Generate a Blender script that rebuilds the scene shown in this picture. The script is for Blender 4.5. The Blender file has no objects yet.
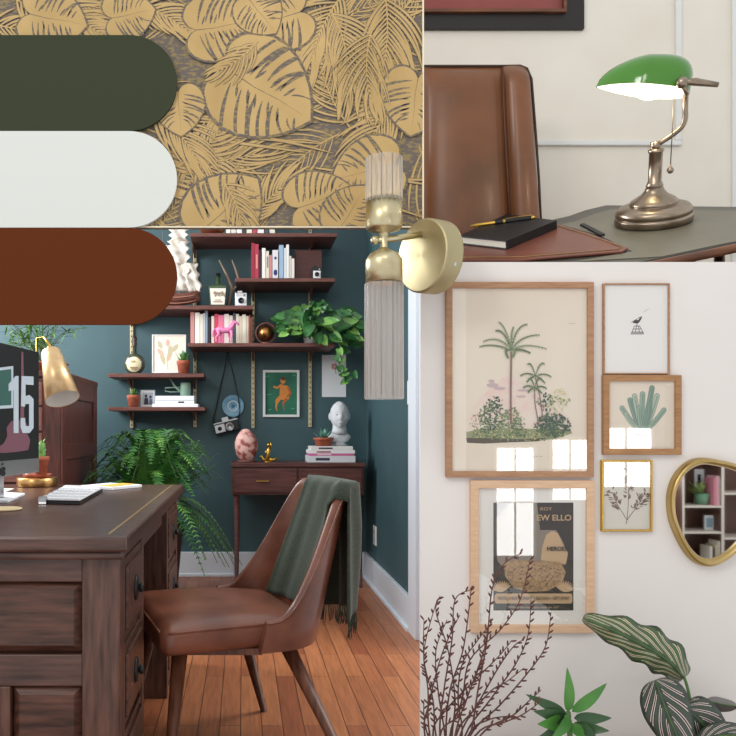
import bpy, bmesh, math, random
from mathutils import Vector, Matrix, Euler
sc = bpy.context.scene
COL = sc.collection
# ---------------------------------------------------------------- camera, world, lights, exposure
F = 780.0; VX, VY = 243.0, 430.0; EYE = 1.01
cam_d = bpy.data.cameras.new('camera'); cam = bpy.data.objects.new('camera', cam_d); COL.objects.link(cam)
cam.location = (0, 0, EYE); cam.rotation_euler = (math.pi/2, 0, 0)
cam_d.sensor_width = 36; cam_d.lens = F/736*36
cam_d.shift_x = (368-VX)/736; cam_d.shift_y = (VY-368)/736
cam_d.clip_start = .05
sc.camera = cam
w = bpy.data.worlds.new('sky'); sc.world = w; w.use_nodes = True
bg = w.node_tree.nodes['Background']; bg.inputs[0].default_value = (.97, .985, 1.0, 1); bg.inputs[1].default_value = .92
def area(name, loc, target, sx, sy, power, col=(1,1,1)):
    l = bpy.data.lights.new(name, 'AREA'); l.shape = 'RECTANGLE'; l.size = sx; l.size_y = sy; l.energy = power; l.color = col
    o = bpy.data.objects.new(name, l); COL.objects.link(o); o.location = loc
    o.rotation_euler = (Vector(target)-Vector(loc)).to_track_quat('-Z', 'Y').to_euler(); return o
area('daylight_front', (-2.3, -1.3, 3.2), (.7, 1.6, 1.0), 1.0, 1.0, 42, (1, .98, .95))
area('daylight_office', (-2.6, 3.9, 2.3), (.3, 4.6, .6), 1.2, 1.6, 120, (.95, .98, 1))
area('daylight_niche', (0.2, .35, 2.35), (1.25, 2.3, 1.5), .35, .35, 3, (1, .95, .87))
area('daylight_door', (1.6, 2.9, 2.4), (.1, 3.2, .3), .9, .9, 34, (1, .98, .95))
sc.view_settings.view_transform = 'Standard'; sc.view_settings.look = 'None'
sc.view_settings.exposure = 0.0; sc.view_settings.gamma = 1.0
try: sc.view_settings.use_curve_mapping = False
except Exception: pass
sc.cycles.max_bounces = 8; sc.cycles.transparent_max_bounces = 24
R = math.radians
# ---------------------------------------------------------------- helpers
def C(h, a=1.0):
    def f(c): c /= 255; return c/12.92 if c <= .04045 else ((c+.055)/1.055)**2.4
    return (f(int(h[0:2],16)), f(int(h[2:4],16)), f(int(h[4:6],16)), a)
def P(px, py, d): return Vector(((px-VX)/F*d, d, EYE+(VY-py)/F*d))
def nmat(name):
    m = bpy.data.materials.new(name); m.use_nodes = True
    nt = m.node_tree; return m, nt, nt.nodes['Principled BSDF']
def mat(name, col, rough=.6, metal=0., col2=None, scale=30., stretch=(1,1,1), bump=0., spec=.5, emit=None, es=0., detail=4., lo=.35, hi=.65, trans=0., sheen=0., coat=0.):
    m, nt, b = nmat(name); N, L = nt.nodes, nt.links
    b.inputs['Roughness'].default_value = rough; b.inputs['Metallic'].default_value = metal
    b.inputs['Specular IOR Level'].default_value = spec
    if trans: b.inputs['Transmission Weight'].default_value = trans
    if coat: b.inputs['Coat Weight'].default_value = coat; b.inputs['Coat Roughness'].default_value = .15
    if sheen: b.inputs['Sheen Weight'].default_value = sheen
    c1 = C(col); c2 = C(col2) if col2 else tuple(min(1, x*.88) for x in c1[:3])+(1,)
    tc = N.new('ShaderNodeTexCoord'); mp = N.new('ShaderNodeMapping'); mp.inputs['Scale'].default_value = stretch
    ns = N.new('ShaderNodeTexNoise'); ns.inputs['Scale'].default_value = scale; ns.inputs['Detail'].default_value = detail
    rp = N.new('ShaderNodeValToRGB'); rp.color_ramp.elements[0].color = c2; rp.color_ramp.elements[1].color = c1
    rp.color_ramp.elements[0].position = lo; rp.color_ramp.elements[1].position = hi
    L.new(tc.outputs['Object'], mp.inputs[0]); L.new(mp.outputs[0], ns.inputs['Vector']); L.new(ns.outputs['Fac'], rp.inputs[0])
    L.new(rp.outputs[0], b.inputs['Base Color'])
    if bump:
        bp = N.new('ShaderNodeBump'); bp.inputs['Strength'].default_value = bump; bp.inputs['Distance'].default_value = .004
        L.new(ns.outputs['Fac'], bp.inputs['Height']); L.new(bp.outputs[0], b.inputs['Normal'])
    if emit: b.inputs['Emission Color'].default_value = C(emit); b.inputs['Emission Strength'].default_value = es
    return m
def flat(name, col, rough=.7, metal=0., **k): return mat(name, col, rough, metal, col2=col, **k)
class MB:
    def __init__(s): s.v=[]; s.f=[]; s.m=[]; s.mats=[]; s.uv=[]; s.sm=[]
    def add(s, vs, fs, m, uvs=None, smooth=False):
        if m not in s.mats: s.mats.append(m)
        k = s.mats.index(m); n = len(s.v); s.v += [Vector(v) for v in vs]
        for i, f in enumerate(fs):
            s.f.append([n+j for j in f]); s.m.append(k); s.sm.append(smooth)
            s.uv.append([uvs[j] for j in f] if uvs else [(0,0)]*len(f))
        return s
    def box(s, c, d, m, rot=None):
        x,y,z = (q/2 for q in d); vs=[Vector(p) for p in ((-x,-y,-z),(x,-y,-z),(x,y,-z),(-x,y,-z),(-x,-y,z),(x,-y,z),(x,y,z),(-x,y,z))]
        if rot is not None:
            r = rot if isinstance(rot, Matrix) else Euler(rot).to_matrix(); vs = [r@v for v in vs]
        c = Vector(c); return s.add([v+c for v in vs], [(0,3,2,1),(4,5,6,7),(0,1,5,4),(1,2,6,5),(2,3,7,6),(3,0,4,7)], m)
    def b2(s, a, b, m):
        a, b = Vector(a), Vector(b); return s.box((a+b)/2, [abs(q) for q in (b-a)], m)
    def hexa(s, base, up, m):   # four base points and an offset
        up = Vector(up); vs = [Vector(p) for p in base]+[Vector(p)+up for p in base]
        return s.add(vs, [(0,3,2,1),(4,5,6,7),(0,1,5,4),(1,2,6,5),(2,3,7,6),(3,0,4,7)], m)
    def prism(s, pts, up, m):
        up = Vector(up); n=len(pts); vs=[Vector(p) for p in pts]+[Vector(p)+up for p in pts]
        return s.add(vs, [tuple(range(n-1,-1,-1)), tuple(range(n,2*n))]+[(i,(i+1)%n,(i+1)%n+n,i+n) for i in range(n)], m)
    def surf(s, fn, nu, nv, m, cu=False, cv=False, smooth=True):
        vs=[]; uv=[]
        for i in range(nu+1):
            for j in range(nv+1): vs.append(Vector(fn(i/nu, j/nv))); uv.append((i/nu, j/nv))
        fs=[(i*(nv+1)+j, (i+1)*(nv+1)+j, (i+1)*(nv+1)+j+1, i*(nv+1)+j+1) for i in range(nu) for j in range(nv)]
        return s.add(vs, fs, m, uv, smooth)
    def lathe(s, prof, o, m, ax=(0,0,1), n=24, smooth=True, rfn=None):
        ax = Vector(ax).normalized(); q = Vector((0,0,1)).rotation_difference(ax); o = Vector(o)
        pts = []; fs = []
        for i,(r,h) in enumerate(prof):
            for k in range(n):
                a = 2*math.pi*k/n; rr = r*(rfn(a,h) if rfn else 1)
                pts.append(o+q@Vector((rr*math.cos(a), rr*math.sin(a), h)))
        for i in range(len(prof)-1):
            for k in range(n): fs.append((i*n+k, i*n+(k+1)%n, (i+1)*n+(k+1)%n, (i+1)*n+k))
        s.add(pts, fs, m, None, smooth)
        return s
    def cyl(s, a, b, r, m, r2=None, n=16, smooth=True):
        a, b = Vector(a), Vector(b); r2 = r if r2 is None else r2; h = (b-a).length
        return s.lathe([(0,0),(r,0),(r,0),(r2,h),(r2,h),(0,h)], a, m, b-a, n, smooth)
    def tube(s, pts, r, m, n=8, rs=None):
        pts=[Vector(p) for p in pts]; vs=[]; fs=[]; N=len(pts); prev=None
        for i,p in enumerate(pts):
            t=(pts[min(i+1,N-1)]-pts[max(i-1,0)])
            t = t.normalized() if t.length>1e-9 else Vector((0,0,1))
            if prev is None:
                prev = t.orthogonal().normalized()
            u = (prev - t*prev.dot(t)); u = u.normalized() if u.length>1e-6 else t.orthogonal().normalized(); prev=u; w_=t.cross(u)
            rr = rs[i] if rs else r
            for k in range(n):
                a=2*math.pi*k/n; vs.append(p+u*rr*math.cos(a)+w_*rr*math.sin(a))
        for i in range(N-1):
            for k in range(n): fs.append((i*n+k, i*n+(k+1)%n, (i+1)*n+(k+1)%n, (i+1)*n+k))
        fs.append(tuple(range(n-1,-1,-1))); fs.append(tuple((N-1)*n+k for k in range(n)))
        return s.add(vs, fs, m, None, True)
    def ball(s, c, r, m, n=16, sc_=(1,1,1), rot=None, fn=None):
        c = Vector(c)
        def f(u,v):
            th=math.pi*u; ph=2*math.pi*v
            d=Vector((math.sin(th)*math.cos(ph)*sc_[0], math.sin(th)*math.sin(ph)*sc_[1], math.cos(th)*sc_[2]))
            k = fn(d) if fn else 1
            d = d*r*k
            if rot is not None: d = rot@d
            return c+d
        return s.surf(f, max(6,n//2), n, m)
    def leaf(s, a, b, wd, m, up=(0,0,1), bend=0., cup=.2, n=6, tip=1.):
        a,b=Vector(a),Vector(b); d=b-a; L=d.length; up=Vector(up)
        side = d.cross(up); side = side.normalized() if side.length>1e-6 else Vector((1,0,0)); nn=side.cross(d).normalized()
        def f(u,v):
            x=(v-.5)*2; ww=wd*.5*math.sin(math.pi*min(1,u**.75))**.8*(1-.25*u*tip)
            if u in (0,1): ww=0
            return a+d*u+side*x*ww+nn*(bend*L*math.sin(math.pi*u)+cup*abs(x)*ww)
        return s.surf(f, n, 2, m)
    def build(s, name, parent=None, origin=None, bevel=0., bseg=2, subsurf=0, solid=0., weld=False):
        me=bpy.data.meshes.new(name)
        if parent is not None: M = WM[parent]
        else:
            if origin is None:
                xs=[v.x for v in s.v]; ys=[v.y for v in s.v]; zs=[v.z for v in s.v]
                origin=((min(xs)+max(xs))/2,(min(ys)+max(ys))/2,min(zs))
            M = Matrix.Translation(Vector(origin))
        Mi=M.inverted()
        me.from_pydata([Mi@v for v in s.v], [], s.f)
        for m in s.mats: me.materials.append(m)
        me.polygons.foreach_set('material_index', s.m); me.polygons.foreach_set('use_smooth', s.sm)
        ul=me.uv_layers.new(name='UVMap'); flatuv=[c for f in s.uv for p in f for c in p]; ul.data.foreach_set('uv', flatuv)
        me.update()
        o=bpy.data.objects.new(name, me); COL.objects.link(o)
        if parent is not None: o.parent=parent
        else: o.matrix_world=M
        WM[o]=M
        if weld:
            bm=bmesh.new(); bm.from_mesh(me); bmesh.ops.remove_doubles(bm, verts=bm.verts, dist=1e-5); bm.to_mesh(me); bm.free()
        if solid: md=o.modifiers.new('solid','SOLIDIFY'); md.thickness=solid; md.offset=0
        if bevel:
            md=o.modifiers.new('bevel','BEVEL'); md.width=bevel; md.segments=bseg; md.limit_method='ANGLE'; md.angle_limit=R(40)
        if subsurf: md=o.modifiers.new('sub','SUBSURF'); md.levels=subsurf; md.render_levels=subsurf
        return o
WM={}
def tag(o, label=None, cat=None, group=None, kind=None):
    if label: o['label']=label
    if cat: o['category']=cat
    if group: o['group']=group
    if kind: o['kind']=kind
    return o
def thing(name, loc, label, cat, group=None, M=None):
    o=bpy.data.objects.new(name, None); COL.objects.link(o); o.empty_display_size=.05
    M = M if M is not None else Matrix.Translation(Vector(loc)); o.matrix_world=M; WM[o]=M
    return tag(o, label, cat, group)
def struct(name, mb, **k): return tag(mb.build(name, **k), kind='structure')
class Art:   # flat drawing on a vertical sheet, in units of the sheet
    def __init__(s, mb, d, step=None): s.mb=mb; s.d=d; s.step=step or (1.6e-6 if d<3 else 2e-5)
    def _l(s, pts, m):
        s.d -= s.step; s.mb.add([P(x,y,s.d) for x,y in pts], [tuple(range(len(pts)))], m)
    def poly(s, pts, m): s._l(pts, m)
    def rect(s, x0,y0,x1,y1,m): s._l([(x0,y1),(x1,y1),(x1,y0),(x0,y0)], m)
    def ell(s, x,y,rx,ry,m,n=14,rot=0):
        c,q=math.cos(rot),math.sin(rot)
        s._l([(x+rx*math.cos(t)*c-ry*math.sin(t)*q, y+rx*math.cos(t)*q+ry*math.sin(t)*c) for t in [2*math.pi*i/n for i in range(n)]], m)
    def stroke(s, pts, wd, m, taper=False):
        s.d -= s.step; n=len(pts); vs=[]
        for i,(x,y) in enumerate(pts):
            x0,y0=pts[max(0,i-1)]; x1,y1=pts[min(n-1,i+1)]; dx,dy=x1-x0,y1-y0; l=math.hypot(dx,dy) or 1
            ww = wd*.5*((1-i/(n-1))*.85+.15 if taper else 1)
            vs += [P(x-dy/l*ww, y+dx/l*ww, s.d), P(x+dy/l*ww, y-dx/l*ww, s.d)]
        s.mb.add(vs, [(2*i,2*i+1,2*i+3,2*i+2) for i in range(n-1)], m)
    def lens(s, x0,y0,x1,y1,wd,m,bend=0,n=7,fat=.5):
        dx,dy=x1-x0,y1-y0; l=math.hypot(dx,dy) or 1; nx,ny=-dy/l,dx/l; A=[];B=[]
        for i in range(n+1):
            t=i/n; k=math.sin(math.pi*t)**.7 if 0<t<1 else 0; c=bend*l*math.sin(math.pi*t)
            A.append((x0+dx*t+nx*(c+wd/2*k), y0+dy*t+ny*(c+wd/2*k))); B.append((x0+dx*t+nx*(c-wd/2*k), y0+dy*t+ny*(c-wd/2*k)))
        s._l(A+B[-2:0:-1], m)
def text(s, size, center, m, parent, name='lettering', rot=(math.pi/2,0,0), ext=.0004, sx=1., bold=0.):
    cu=bpy.data.curves.new('t','FONT'); cu.body=s; cu.size=size; cu.align_x='CENTER'; cu.align_y='CENTER'; cu.extrude=ext; cu.offset=bold
    o=bpy.data.objects.new('t',cu); COL.objects.link(o); dg=bpy.context.evaluated_depsgraph_get(); dg.update()
    me=bpy.data.meshes.new_from_object(o.evaluated_get(dg)); bpy.data.objects.remove(o)
    M=Matrix.Translation(Vector(center))@Euler(rot).to_matrix().to_4x4()@Matrix.Diagonal((sx,1,1,1))
    me.transform(WM[parent].inverted()@M); me.materials.clear(); me.materials.append(m)
    q=bpy.data.objects.new(name,me); COL.objects.link(q); q.parent=parent; WM[q]=WM[parent]; return q
def ring(mb, x0,y0,x1,y1,wd,d,th,m):   # picture frame ring from its outer edges on the sheet at distance d
    a=P(x0,y0,d-th); b=P(x1,y1,d-th); w_=wd/F*(d-th)
    o=[(a.x,a.z),(b.x,a.z),(b.x,b.z),(a.x,b.z)]; i=[(a.x+w_,a.z-w_),(b.x-w_,a.z-w_),(b.x-w_,b.z+w_),(a.x+w_,b.z+w_)]
    vs=[(x,d-th,z) for x,z in o]+[(x,d-th,z) for x,z in i]+[(x,d,z) for x,z in o]+[(x,d,z) for x,z in i]
    fs=[]
    for k in range(4):
        j=(k+1)%4; fs += [(k,j,4+j,4+k),(8+k,8+j,j,k),(4+k,4+j,12+j,12+k),(12+k,12+j,8+j,8+k)]
    mb.add(vs,fs,m); return mb
def bez(p0,p1,p2,n=10):
    p0,p1,p2=Vector(p0),Vector(p1),Vector(p2); return [p0*(1-t)**2+p1*2*t*(1-t)+p2*t*t for t in [i/n for i in range(n+1)]]
def glassmat(name, refl=.07, tint='ffffff'):
    m,nt,b=nmat(name); N,L=nt.nodes,nt.links; N.remove(b)
    t=N.new('ShaderNodeBsdfTransparent'); t.inputs[0].default_value=C(tint); g=N.new('ShaderNodeBsdfGlossy'); g.inputs['Roughness'].default_value=.01
    x=N.new('ShaderNodeMixShader'); x.inputs[0].default_value=refl; L.new(t.outputs[0],x.inputs[1]); L.new(g.outputs[0],x.inputs[2]); L.new(x.outputs[0],N['Material Output'].inputs[0]); return m
def wood(name, a, b_, scale=6., st=(1,12,12), rough=.45, bump=.15, **k): return mat(name,a,rough,0,b_,scale,st,bump,detail=6,lo=.3,hi=.7,**k)
# ---------------------------------------------------------------- shared materials
M_white=flat('white_paint','e9e6e1',.6); M_teal=mat('teal_paint','3c5a60',.55,0,'365258',3); M_trim=flat('trim_paint','dfe6ee',.4)
M_gal=mat('gallery_plaster','e4deda',.8,0,'e0dad5',2.5); M_niche=mat('niche_plaster','e6e0d4',.8,0,'dfd8ca',4)
M_cream=flat('cream_paper','f0e9da'); M_black=flat('black_plastic','17181a',.35); M_blk2=flat('black_satin','0e0e10',.5)
M_shelf=wood('shelf_wood','7a4a41','563029',5,(2,20,20)); M_brass=mat('satin_brass','cdb88a',.3,1,'c0aa78',60,(1,1,.05)); M_gold=flat('gold_metal','c9a24e',.28,1)
M_terra=mat('terracotta','b5644a',.85,0,'9c5039',40); M_soil=flat('potting_soil','35261d',.95); M_silver=flat('silver_metal','c9cacc',.3,.9)
M_green=mat('leaf_green','4f8a44',.45,0,'2f6130',25); M_green2=mat('leaf_light_green','7cae58',.45,0,'4d8440',25); M_stem=flat('stem_green','4a6a35',.6)
M_paper=flat('white_paper','eef0f3',.8)
# ================================================================ STRUCTURE
D0=1.6
def planks():
    m,nt,b=nmat('floor_boards'); N,L=nt.nodes,nt.links
    tc=N.new('ShaderNodeTexCoord'); mp=N.new('ShaderNodeMapping'); mp.inputs['Rotation'].default_value=(0,0,R(90))
    br=N.new('ShaderNodeTexBrick'); br.offset=.37; br.inputs['Scale'].default_value=1; br.inputs['Brick Width'].default_value=.85; br.inputs['Row Height'].default_value=.072
    br.inputs['Mortar Size'].default_value=.0016; br.inputs['Color1'].default_value=C('bd7a50'); br.inputs['Color2'].default_value=C('97573a'); br.inputs['Mortar'].default_value=C('4a2a1a')
    ns=N.new('ShaderNodeTexNoise'); ns.inputs['Scale'].default_value=7; ns.inputs['Detail'].default_value=6; mp2=N.new('ShaderNodeMapping'); mp2.inputs['Scale'].default_value=(14,1,1)
    mx=N.new('ShaderNodeMixRGB'); mx.blend_type='MULTIPLY'; mx.inputs[0].default_value=.45; rp=N.new('ShaderNodeValToRGB'); rp.color_ramp.elements[0].position=.35; rp.color_ramp.elements[0].color=(.45,.4,.38,1); rp.color_ramp.elements[1].position=.6
    L.new(tc.outputs['Object'],mp.inputs[0]); L.new(mp.outputs[0],br.inputs['Vector']); L.new(tc.outputs['Object'],mp2.inputs[0]); L.new(mp2.outputs[0],ns.inputs['Vector']); L.new(ns.outputs['Fac'],rp.inputs[0])
    L.new(br.outputs['Color'],mx.inputs[1]); L.new(rp.outputs[0],mx.inputs[2]); L.new(mx.outputs[0],b.inputs['Base Color']); b.inputs['Roughness'].default_value=.38
    bp=N.new('ShaderNodeBump'); bp.inputs['Strength'].default_value=.3; bp.inputs['Distance'].default_value=.002; bp.invert=True; L.new(br.outputs['Fac'],bp.inputs['Height']); L.new(bp.outputs[0],b.inputs['Normal']); return m
struct('floor', MB().b2((-3,.9,-.05),(1.4,5.5,0),planks()))
struct('wall_back', MB().b2((-3,5.4,0),(.95,5.5,2.6),M_teal))
struct('wall_right', MB().b2((.854,3.9,0),(.95,5.4,2.6),M_teal))
struct('baseboard_back', MB().b2((-3,5.375,0),(.854,5.4,.168),M_trim).b2((-3,5.36,0),(.854,5.376,.02),M_trim), bevel=.003)
struct('baseboard_right', MB().b2((.83,3.9,0),(.854,5.375,.168),M_trim).b2((.815,3.9,0),(.832,5.36,.02),M_trim), bevel=.003)
struct('trim_1', MB().b2((.825,3.74,0),(.95,3.9,2.6),M_trim).b2((.845,3.5,0),(.95,3.76,2.6),M_trim), bevel=.004)
# gallery wall (lower right) and the wall of the desk niche (upper right)
gx=P(420.8,0,D0).x; gz=P(0,262,D0).z
struct('wall_gallery', MB().b2((gx,D0,0),(1.6,D0+.01,gz),M_gal))
nx=P(422.5,0,2.4).x
struct('wall_niche', MB().b2((nx,2.4,1.2),(2.2,2.43,2.75),M_niche))
M_mold=flat('moulding_paint','dedfdc',.6)
def mold(a,b,n):
    A=P(*a,2.4); B=P(*b,2.4); return struct(n, MB().b2((A.x,2.388,A.z),(B.x,2.4,B.z),M_mold), bevel=.003)
mold((423,141.5),(680,146.5),'trim_2'); mold((674.5,-30),(680,141.5),'trim_3')
struct('trim_4', MB().b2((P(731,0,2.4).x,2.392,1.2),(P(736,0,2.4).x,2.4,2.75),M_mold), bevel=.002)
M_nfl=flat('niche_ledge','6b5a4c',.7)
struct('floor_niche', MB().b2((.575,1.64,1.16),(2.2,2.4,1.2),M_nfl))
# wallpapered panel (upper left)
M_dark=mat('wallpaper_ground','675d56',.8,0,'8a7852',90,(1,1,2.5),detail=3,lo=.42,hi=.5)
M_leafg=mat('wallpaper_gold','bd9e67',.5,.2,'ae9059',9,detail=3)
M_edge=flat('wallpaper_edge','e8dcc0',.7)
bx0=P(-60,0,D0).x; bx1=P(423.5,0,D0).x; bz0=P(0,228,D0).z; bz1=P(0,-60,D0).z
wp=struct('wall_front', MB().b2((bx0,D0,bz0),(bx1,D0+.012,bz1),M_dark).b2((bx0,D0-.004,bz0),(bx1,D0,bz0+.003),M_edge).b2((bx1-.003,D0-.004,bz0),(bx1,D0,bz1),M_edge)
   .b2((bx0,D0,P(0,322,D0).z),(P(60,0,D0).x,D0+.012,bz0),M_dark))
def wallpaper():
    rnd=random.Random(11); mb=MB(); A=Art(mb, D0-.0002, 8e-6)
    def blade(x,y,a,L,k,wd,m,n=10):
        pts=[(x,y)]
        for i in range(n): a+=k/n; x+=math.cos(a)*L/n; y+=math.sin(a)*L/n; pts.append((x,y))
        vs=[]
        for i,(px,py) in enumerate(pts):
            x0,y0=pts[max(0,i-1)]; x1,y1=pts[min(n,i+1)]; dx,dy=x1-x0,y1-y0; l=math.hypot(dx,dy) or 1
            t=i/n; ww=wd*.5*(math.sin(math.pi*min(1,.1+t*.9))**.6)+.1
            vs += [P(px-dy/l*ww,py+dx/l*ww,A.d),P(px+dy/l*ww,py-dx/l*ww,A.d)]
        A.d-=1.2e-6; mb.add(vs,[(2*i,2*i+1,2*i+3,2*i+2) for i in range(n)],m)
    def palm(x,y,a,L,k,bl,dense=4.6,wd=1.9,spread=1.0,curl=1.,edge=1.3,sides=(-1,1)):
        n=max(4,int(L/dense)); pts=[(x,y)]; q=a
        for i in range(n): q+=k/n; pts.append((pts[-1][0]+math.cos(q)*L/n,pts[-1][1]+math.sin(q)*L/n))
        items=[]
        for i,(px,py) in enumerate(pts[1:],1):
            t=i/n
            for s in sides:
                ang=a+k*t+s*(spread*(1-.6*t)+rnd.uniform(-.06,.06)); l=bl*(.5+.6*math.sin(math.pi*min(1,t*.8+.15)))*rnd.uniform(.85,1.1)
                items.append((px,py,ang,l,-s*rnd.uniform(.5,.95)*curl,wd*rnd.uniform(.75,1.2)))
        if edge:
            A.d-=A.step
            for it in items: blade(*it[:5],it[5]+edge,M_dark)
        A.d-=A.step
        for it in items: blade(*it,M_leafg)
        A.stroke(pts,1.8,M_leafg,True)
    half=[(.02,0),(-.10,.07),(-.17,.22),(-.10,.38),(.08,.49),(.30,.52),(.52,.46),(.72,.34),(.88,.18),(1.,0)]
    def cr(pts,n=5):
        out=[]
        for i in range(len(pts)-1):
            p0,p1,p2,p3=[Vector(pts[max(0,min(len(pts)-1,i+k))]) for k in (-1,0,1,2)]
            for k in range(n): t=k/n; out.append(tuple(.5*((2*p1)+(-p0+p2)*t+(2*p0-5*p1+4*p2-p3)*t*t+(-p0+3*p1-3*p2+p3)*t**3)))
        out.append(pts[-1]); return out
    H=cr(half)
    def edge_at(u): return min(H[4:],key=lambda p:abs(p[0]-u)+(0 if p[1]>.15 or u>.85 else .3))[1]
    def monst(x,y,a,S,slots=8,wf=1.):
        c,q=math.cos(a),math.sin(a)
        def T(u,v): v*=wf; return (x+(u*c-v*q)*S, y+(u*q+v*c)*S)
        def shape(k,rip): return [T((u-.4)*k+.4,v*k*(1+rip*math.sin(i*1.7))) for i,(u,v) in enumerate(H)]+[T((u-.4)*k+.4,-v*k*(1+rip*math.sin(i*1.7+1))) for i,(u,v) in list(enumerate(H))[-2:0:-1]]
        A.poly(shape(1.06,.0),M_dark); A.poly(shape(1.,.012),M_leafg); A.d-=A.step
        for s in (1,-1):
            for i in range(slots):
                u0=.02+.80*(i+.5*rnd.random())/slots; u1=min(.97,u0+.13+.10*rnd.random()); ve=edge_at(u1)
                p0=(u0+.02,.10*rnd.uniform(.7,1.2)); p2=(u1+.02,ve*rnd.uniform(.9,1.12)); pm=((p0[0]+p2[0])/2-.05,(p0[1]+p2[1])/2+.02)
                if p2[1]<p0[1]+.05: continue
                n=8; L_=[];R_=[]; w0=rnd.uniform(.036,.062)
                for k in range(n+1):
                    t=k/n; b=[p0[j]*(1-t)**2+2*pm[j]*t*(1-t)+p2[j]*t*t for j in (0,1)]; w_=w0*(.12+.88*math.sin(math.pi*min(.62,t*.62+.02))**.9)
                    L_.append(T(b[0]-w_*.5,b[1]*s)); R_.append(T(b[0]+w_*.5,b[1]*s))
                mb.add([P(px,py,A.d) for px,py in L_+R_[::-1]],[tuple(range(2*n+2))],M_dark)
                if rnd.random()<.6: A.lens(*T(u0+.08,.06*s),*T(u0+.15,.20*s),S*.03,M_dark)
        A.stroke([T(.0,0),T(.3,.012),T(.6,-.008),T(.9,0)],S*.012,M_dark,True)
    for _ in range(26):
        palm(rnd.uniform(60,440),rnd.uniform(-20,245),rnd.uniform(0,6.28),rnd.uniform(60,100),rnd.uniform(-.8,.8),rnd.uniform(45,75),6.5,rnd.uniform(1.1,1.9),edge=.9)
    for _ in range(5): palm(rnd.uniform(-20,60),rnd.uniform(-10,30),rnd.uniform(-.5,.6),80,.3,40,5,2,edge=1)
    for y0 in (14,40,118,168,198):
        x=rnd.uniform(180,330); a=rnd.choice((0,math.pi))+rnd.uniform(-.2,.2); A.d-=A.step
        L6=[(x+rnd.uniform(-20,20),y0+k*3.6,a+k*.03,rnd.uniform(90,150),rnd.uniform(-.25,.25)) for k in range(6)]
        for b in L6: blade(*b,3.6,M_dark)
        A.d-=A.step
        for b in L6: blade(*b,2.2,M_leafg)
    for (x,y,a,L,k,bl,w_) in [(345,-8,2.3,75,-.5,62,2.2),(385,-5,1.4,100,.5,66,2.3),(330,10,1.0,85,.7,52,1.9),(200,150,1.0,80,.6,52,2.2),(180,165,-.5,70,-.5,44,2.1),(405,95,2.4,90,-.5,52,1.9),(40,5,.3,80,.3,46,2.0),(130,3,.2,70,.5,36,2.0),(150,110,.5,70,.6,46,2.0),(250,225,-1.1,60,.5,40,2.)]:
        palm(x,y,a,L,k,bl,4.4,w_,1.05)
    for (x,y,a,S) in [(300,12,2.8,60),(196,30,-.15,62),(232,72,.55,92),(205,228,-.75,72),(392,165,2.9,62),(298,208,-.35,58),(418,78,1.7,58),(250,0,.9,42),(30,14,.2,58),(112,18,-.2,44),(340,228,-1.0,50),(178,92,1.5,44)]:
        monst(x,y,a,S,8,rnd.uniform(.95,1.15))
    for (x,y,a,L,k,bl,w_) in [(372,30,1.9,70,-.6,50,1.7),(222,180,.9,55,.5,34,1.8),(258,40,2.2,50,.5,30,1.7)]:
        palm(x,y,a,L,k,bl,5.,w_,1.05,edge=1.0)
    for k in range(16):
        x,y=(rnd.uniform(-55,430),-42) if k<10 else (-48,rnd.uniform(0,220)); palm(x,y,(rnd.choice((0,3.14)) if k<10 else 1.57)+rnd.uniform(-.2,.2),60,.1,18,5.,1.9,.9,edge=1.)
    o=mb.build('leaf_print', parent=wp)
    bm=bmesh.new(); bm.from_mesh(o.data); Mi=WM[wp].inverted()
    for co,no in (((bx1-.003,D0,1),(1,0,0)),((bx0,D0,1),(-1,0,0)),((0,D0,bz0+.003),(0,0,-1)),((0,D0,bz1),(0,0,1))):
        bmesh.ops.bisect_plane(bm, geom=bm.verts[:]+bm.edges[:]+bm.faces[:], plane_co=Mi@Vector(co), plane_no=no, clear_outer=True)
    bm.to_mesh(o.data); bm.free()
wallpaper()
# colour swatch cards
def pill(y0,y1,hexc,label):
    d=D0-.012; r=(y1-y0)/2; cx=177-r; cy=(y0+y1)/2
    pts=[(-30,y0)]+[(cx+r*math.sin(t),cy-r*math.cos(t)) for t in [math.pi*i/32 for i in range(33)]]+[(-30,y1)]
    mb=MB().prism([P(x,y,d) for x,y in pts][::-1],(0,.009,0),flat('swatch_'+hexc,hexc,.9,spec=.05))
    tag(mb.build('paint_swatch'),label,'swatch')
pill(35,130.5,'3d4233','rounded dark forest green colour card, topmost of the three on the wallpaper')
pill(131,227.5,'d7dad4','rounded pale grey white colour card between the green card and the brown card')
pill(228,324.5,'60301a','rounded rust brown colour card, lowest of the three above the gold lamp')
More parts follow.
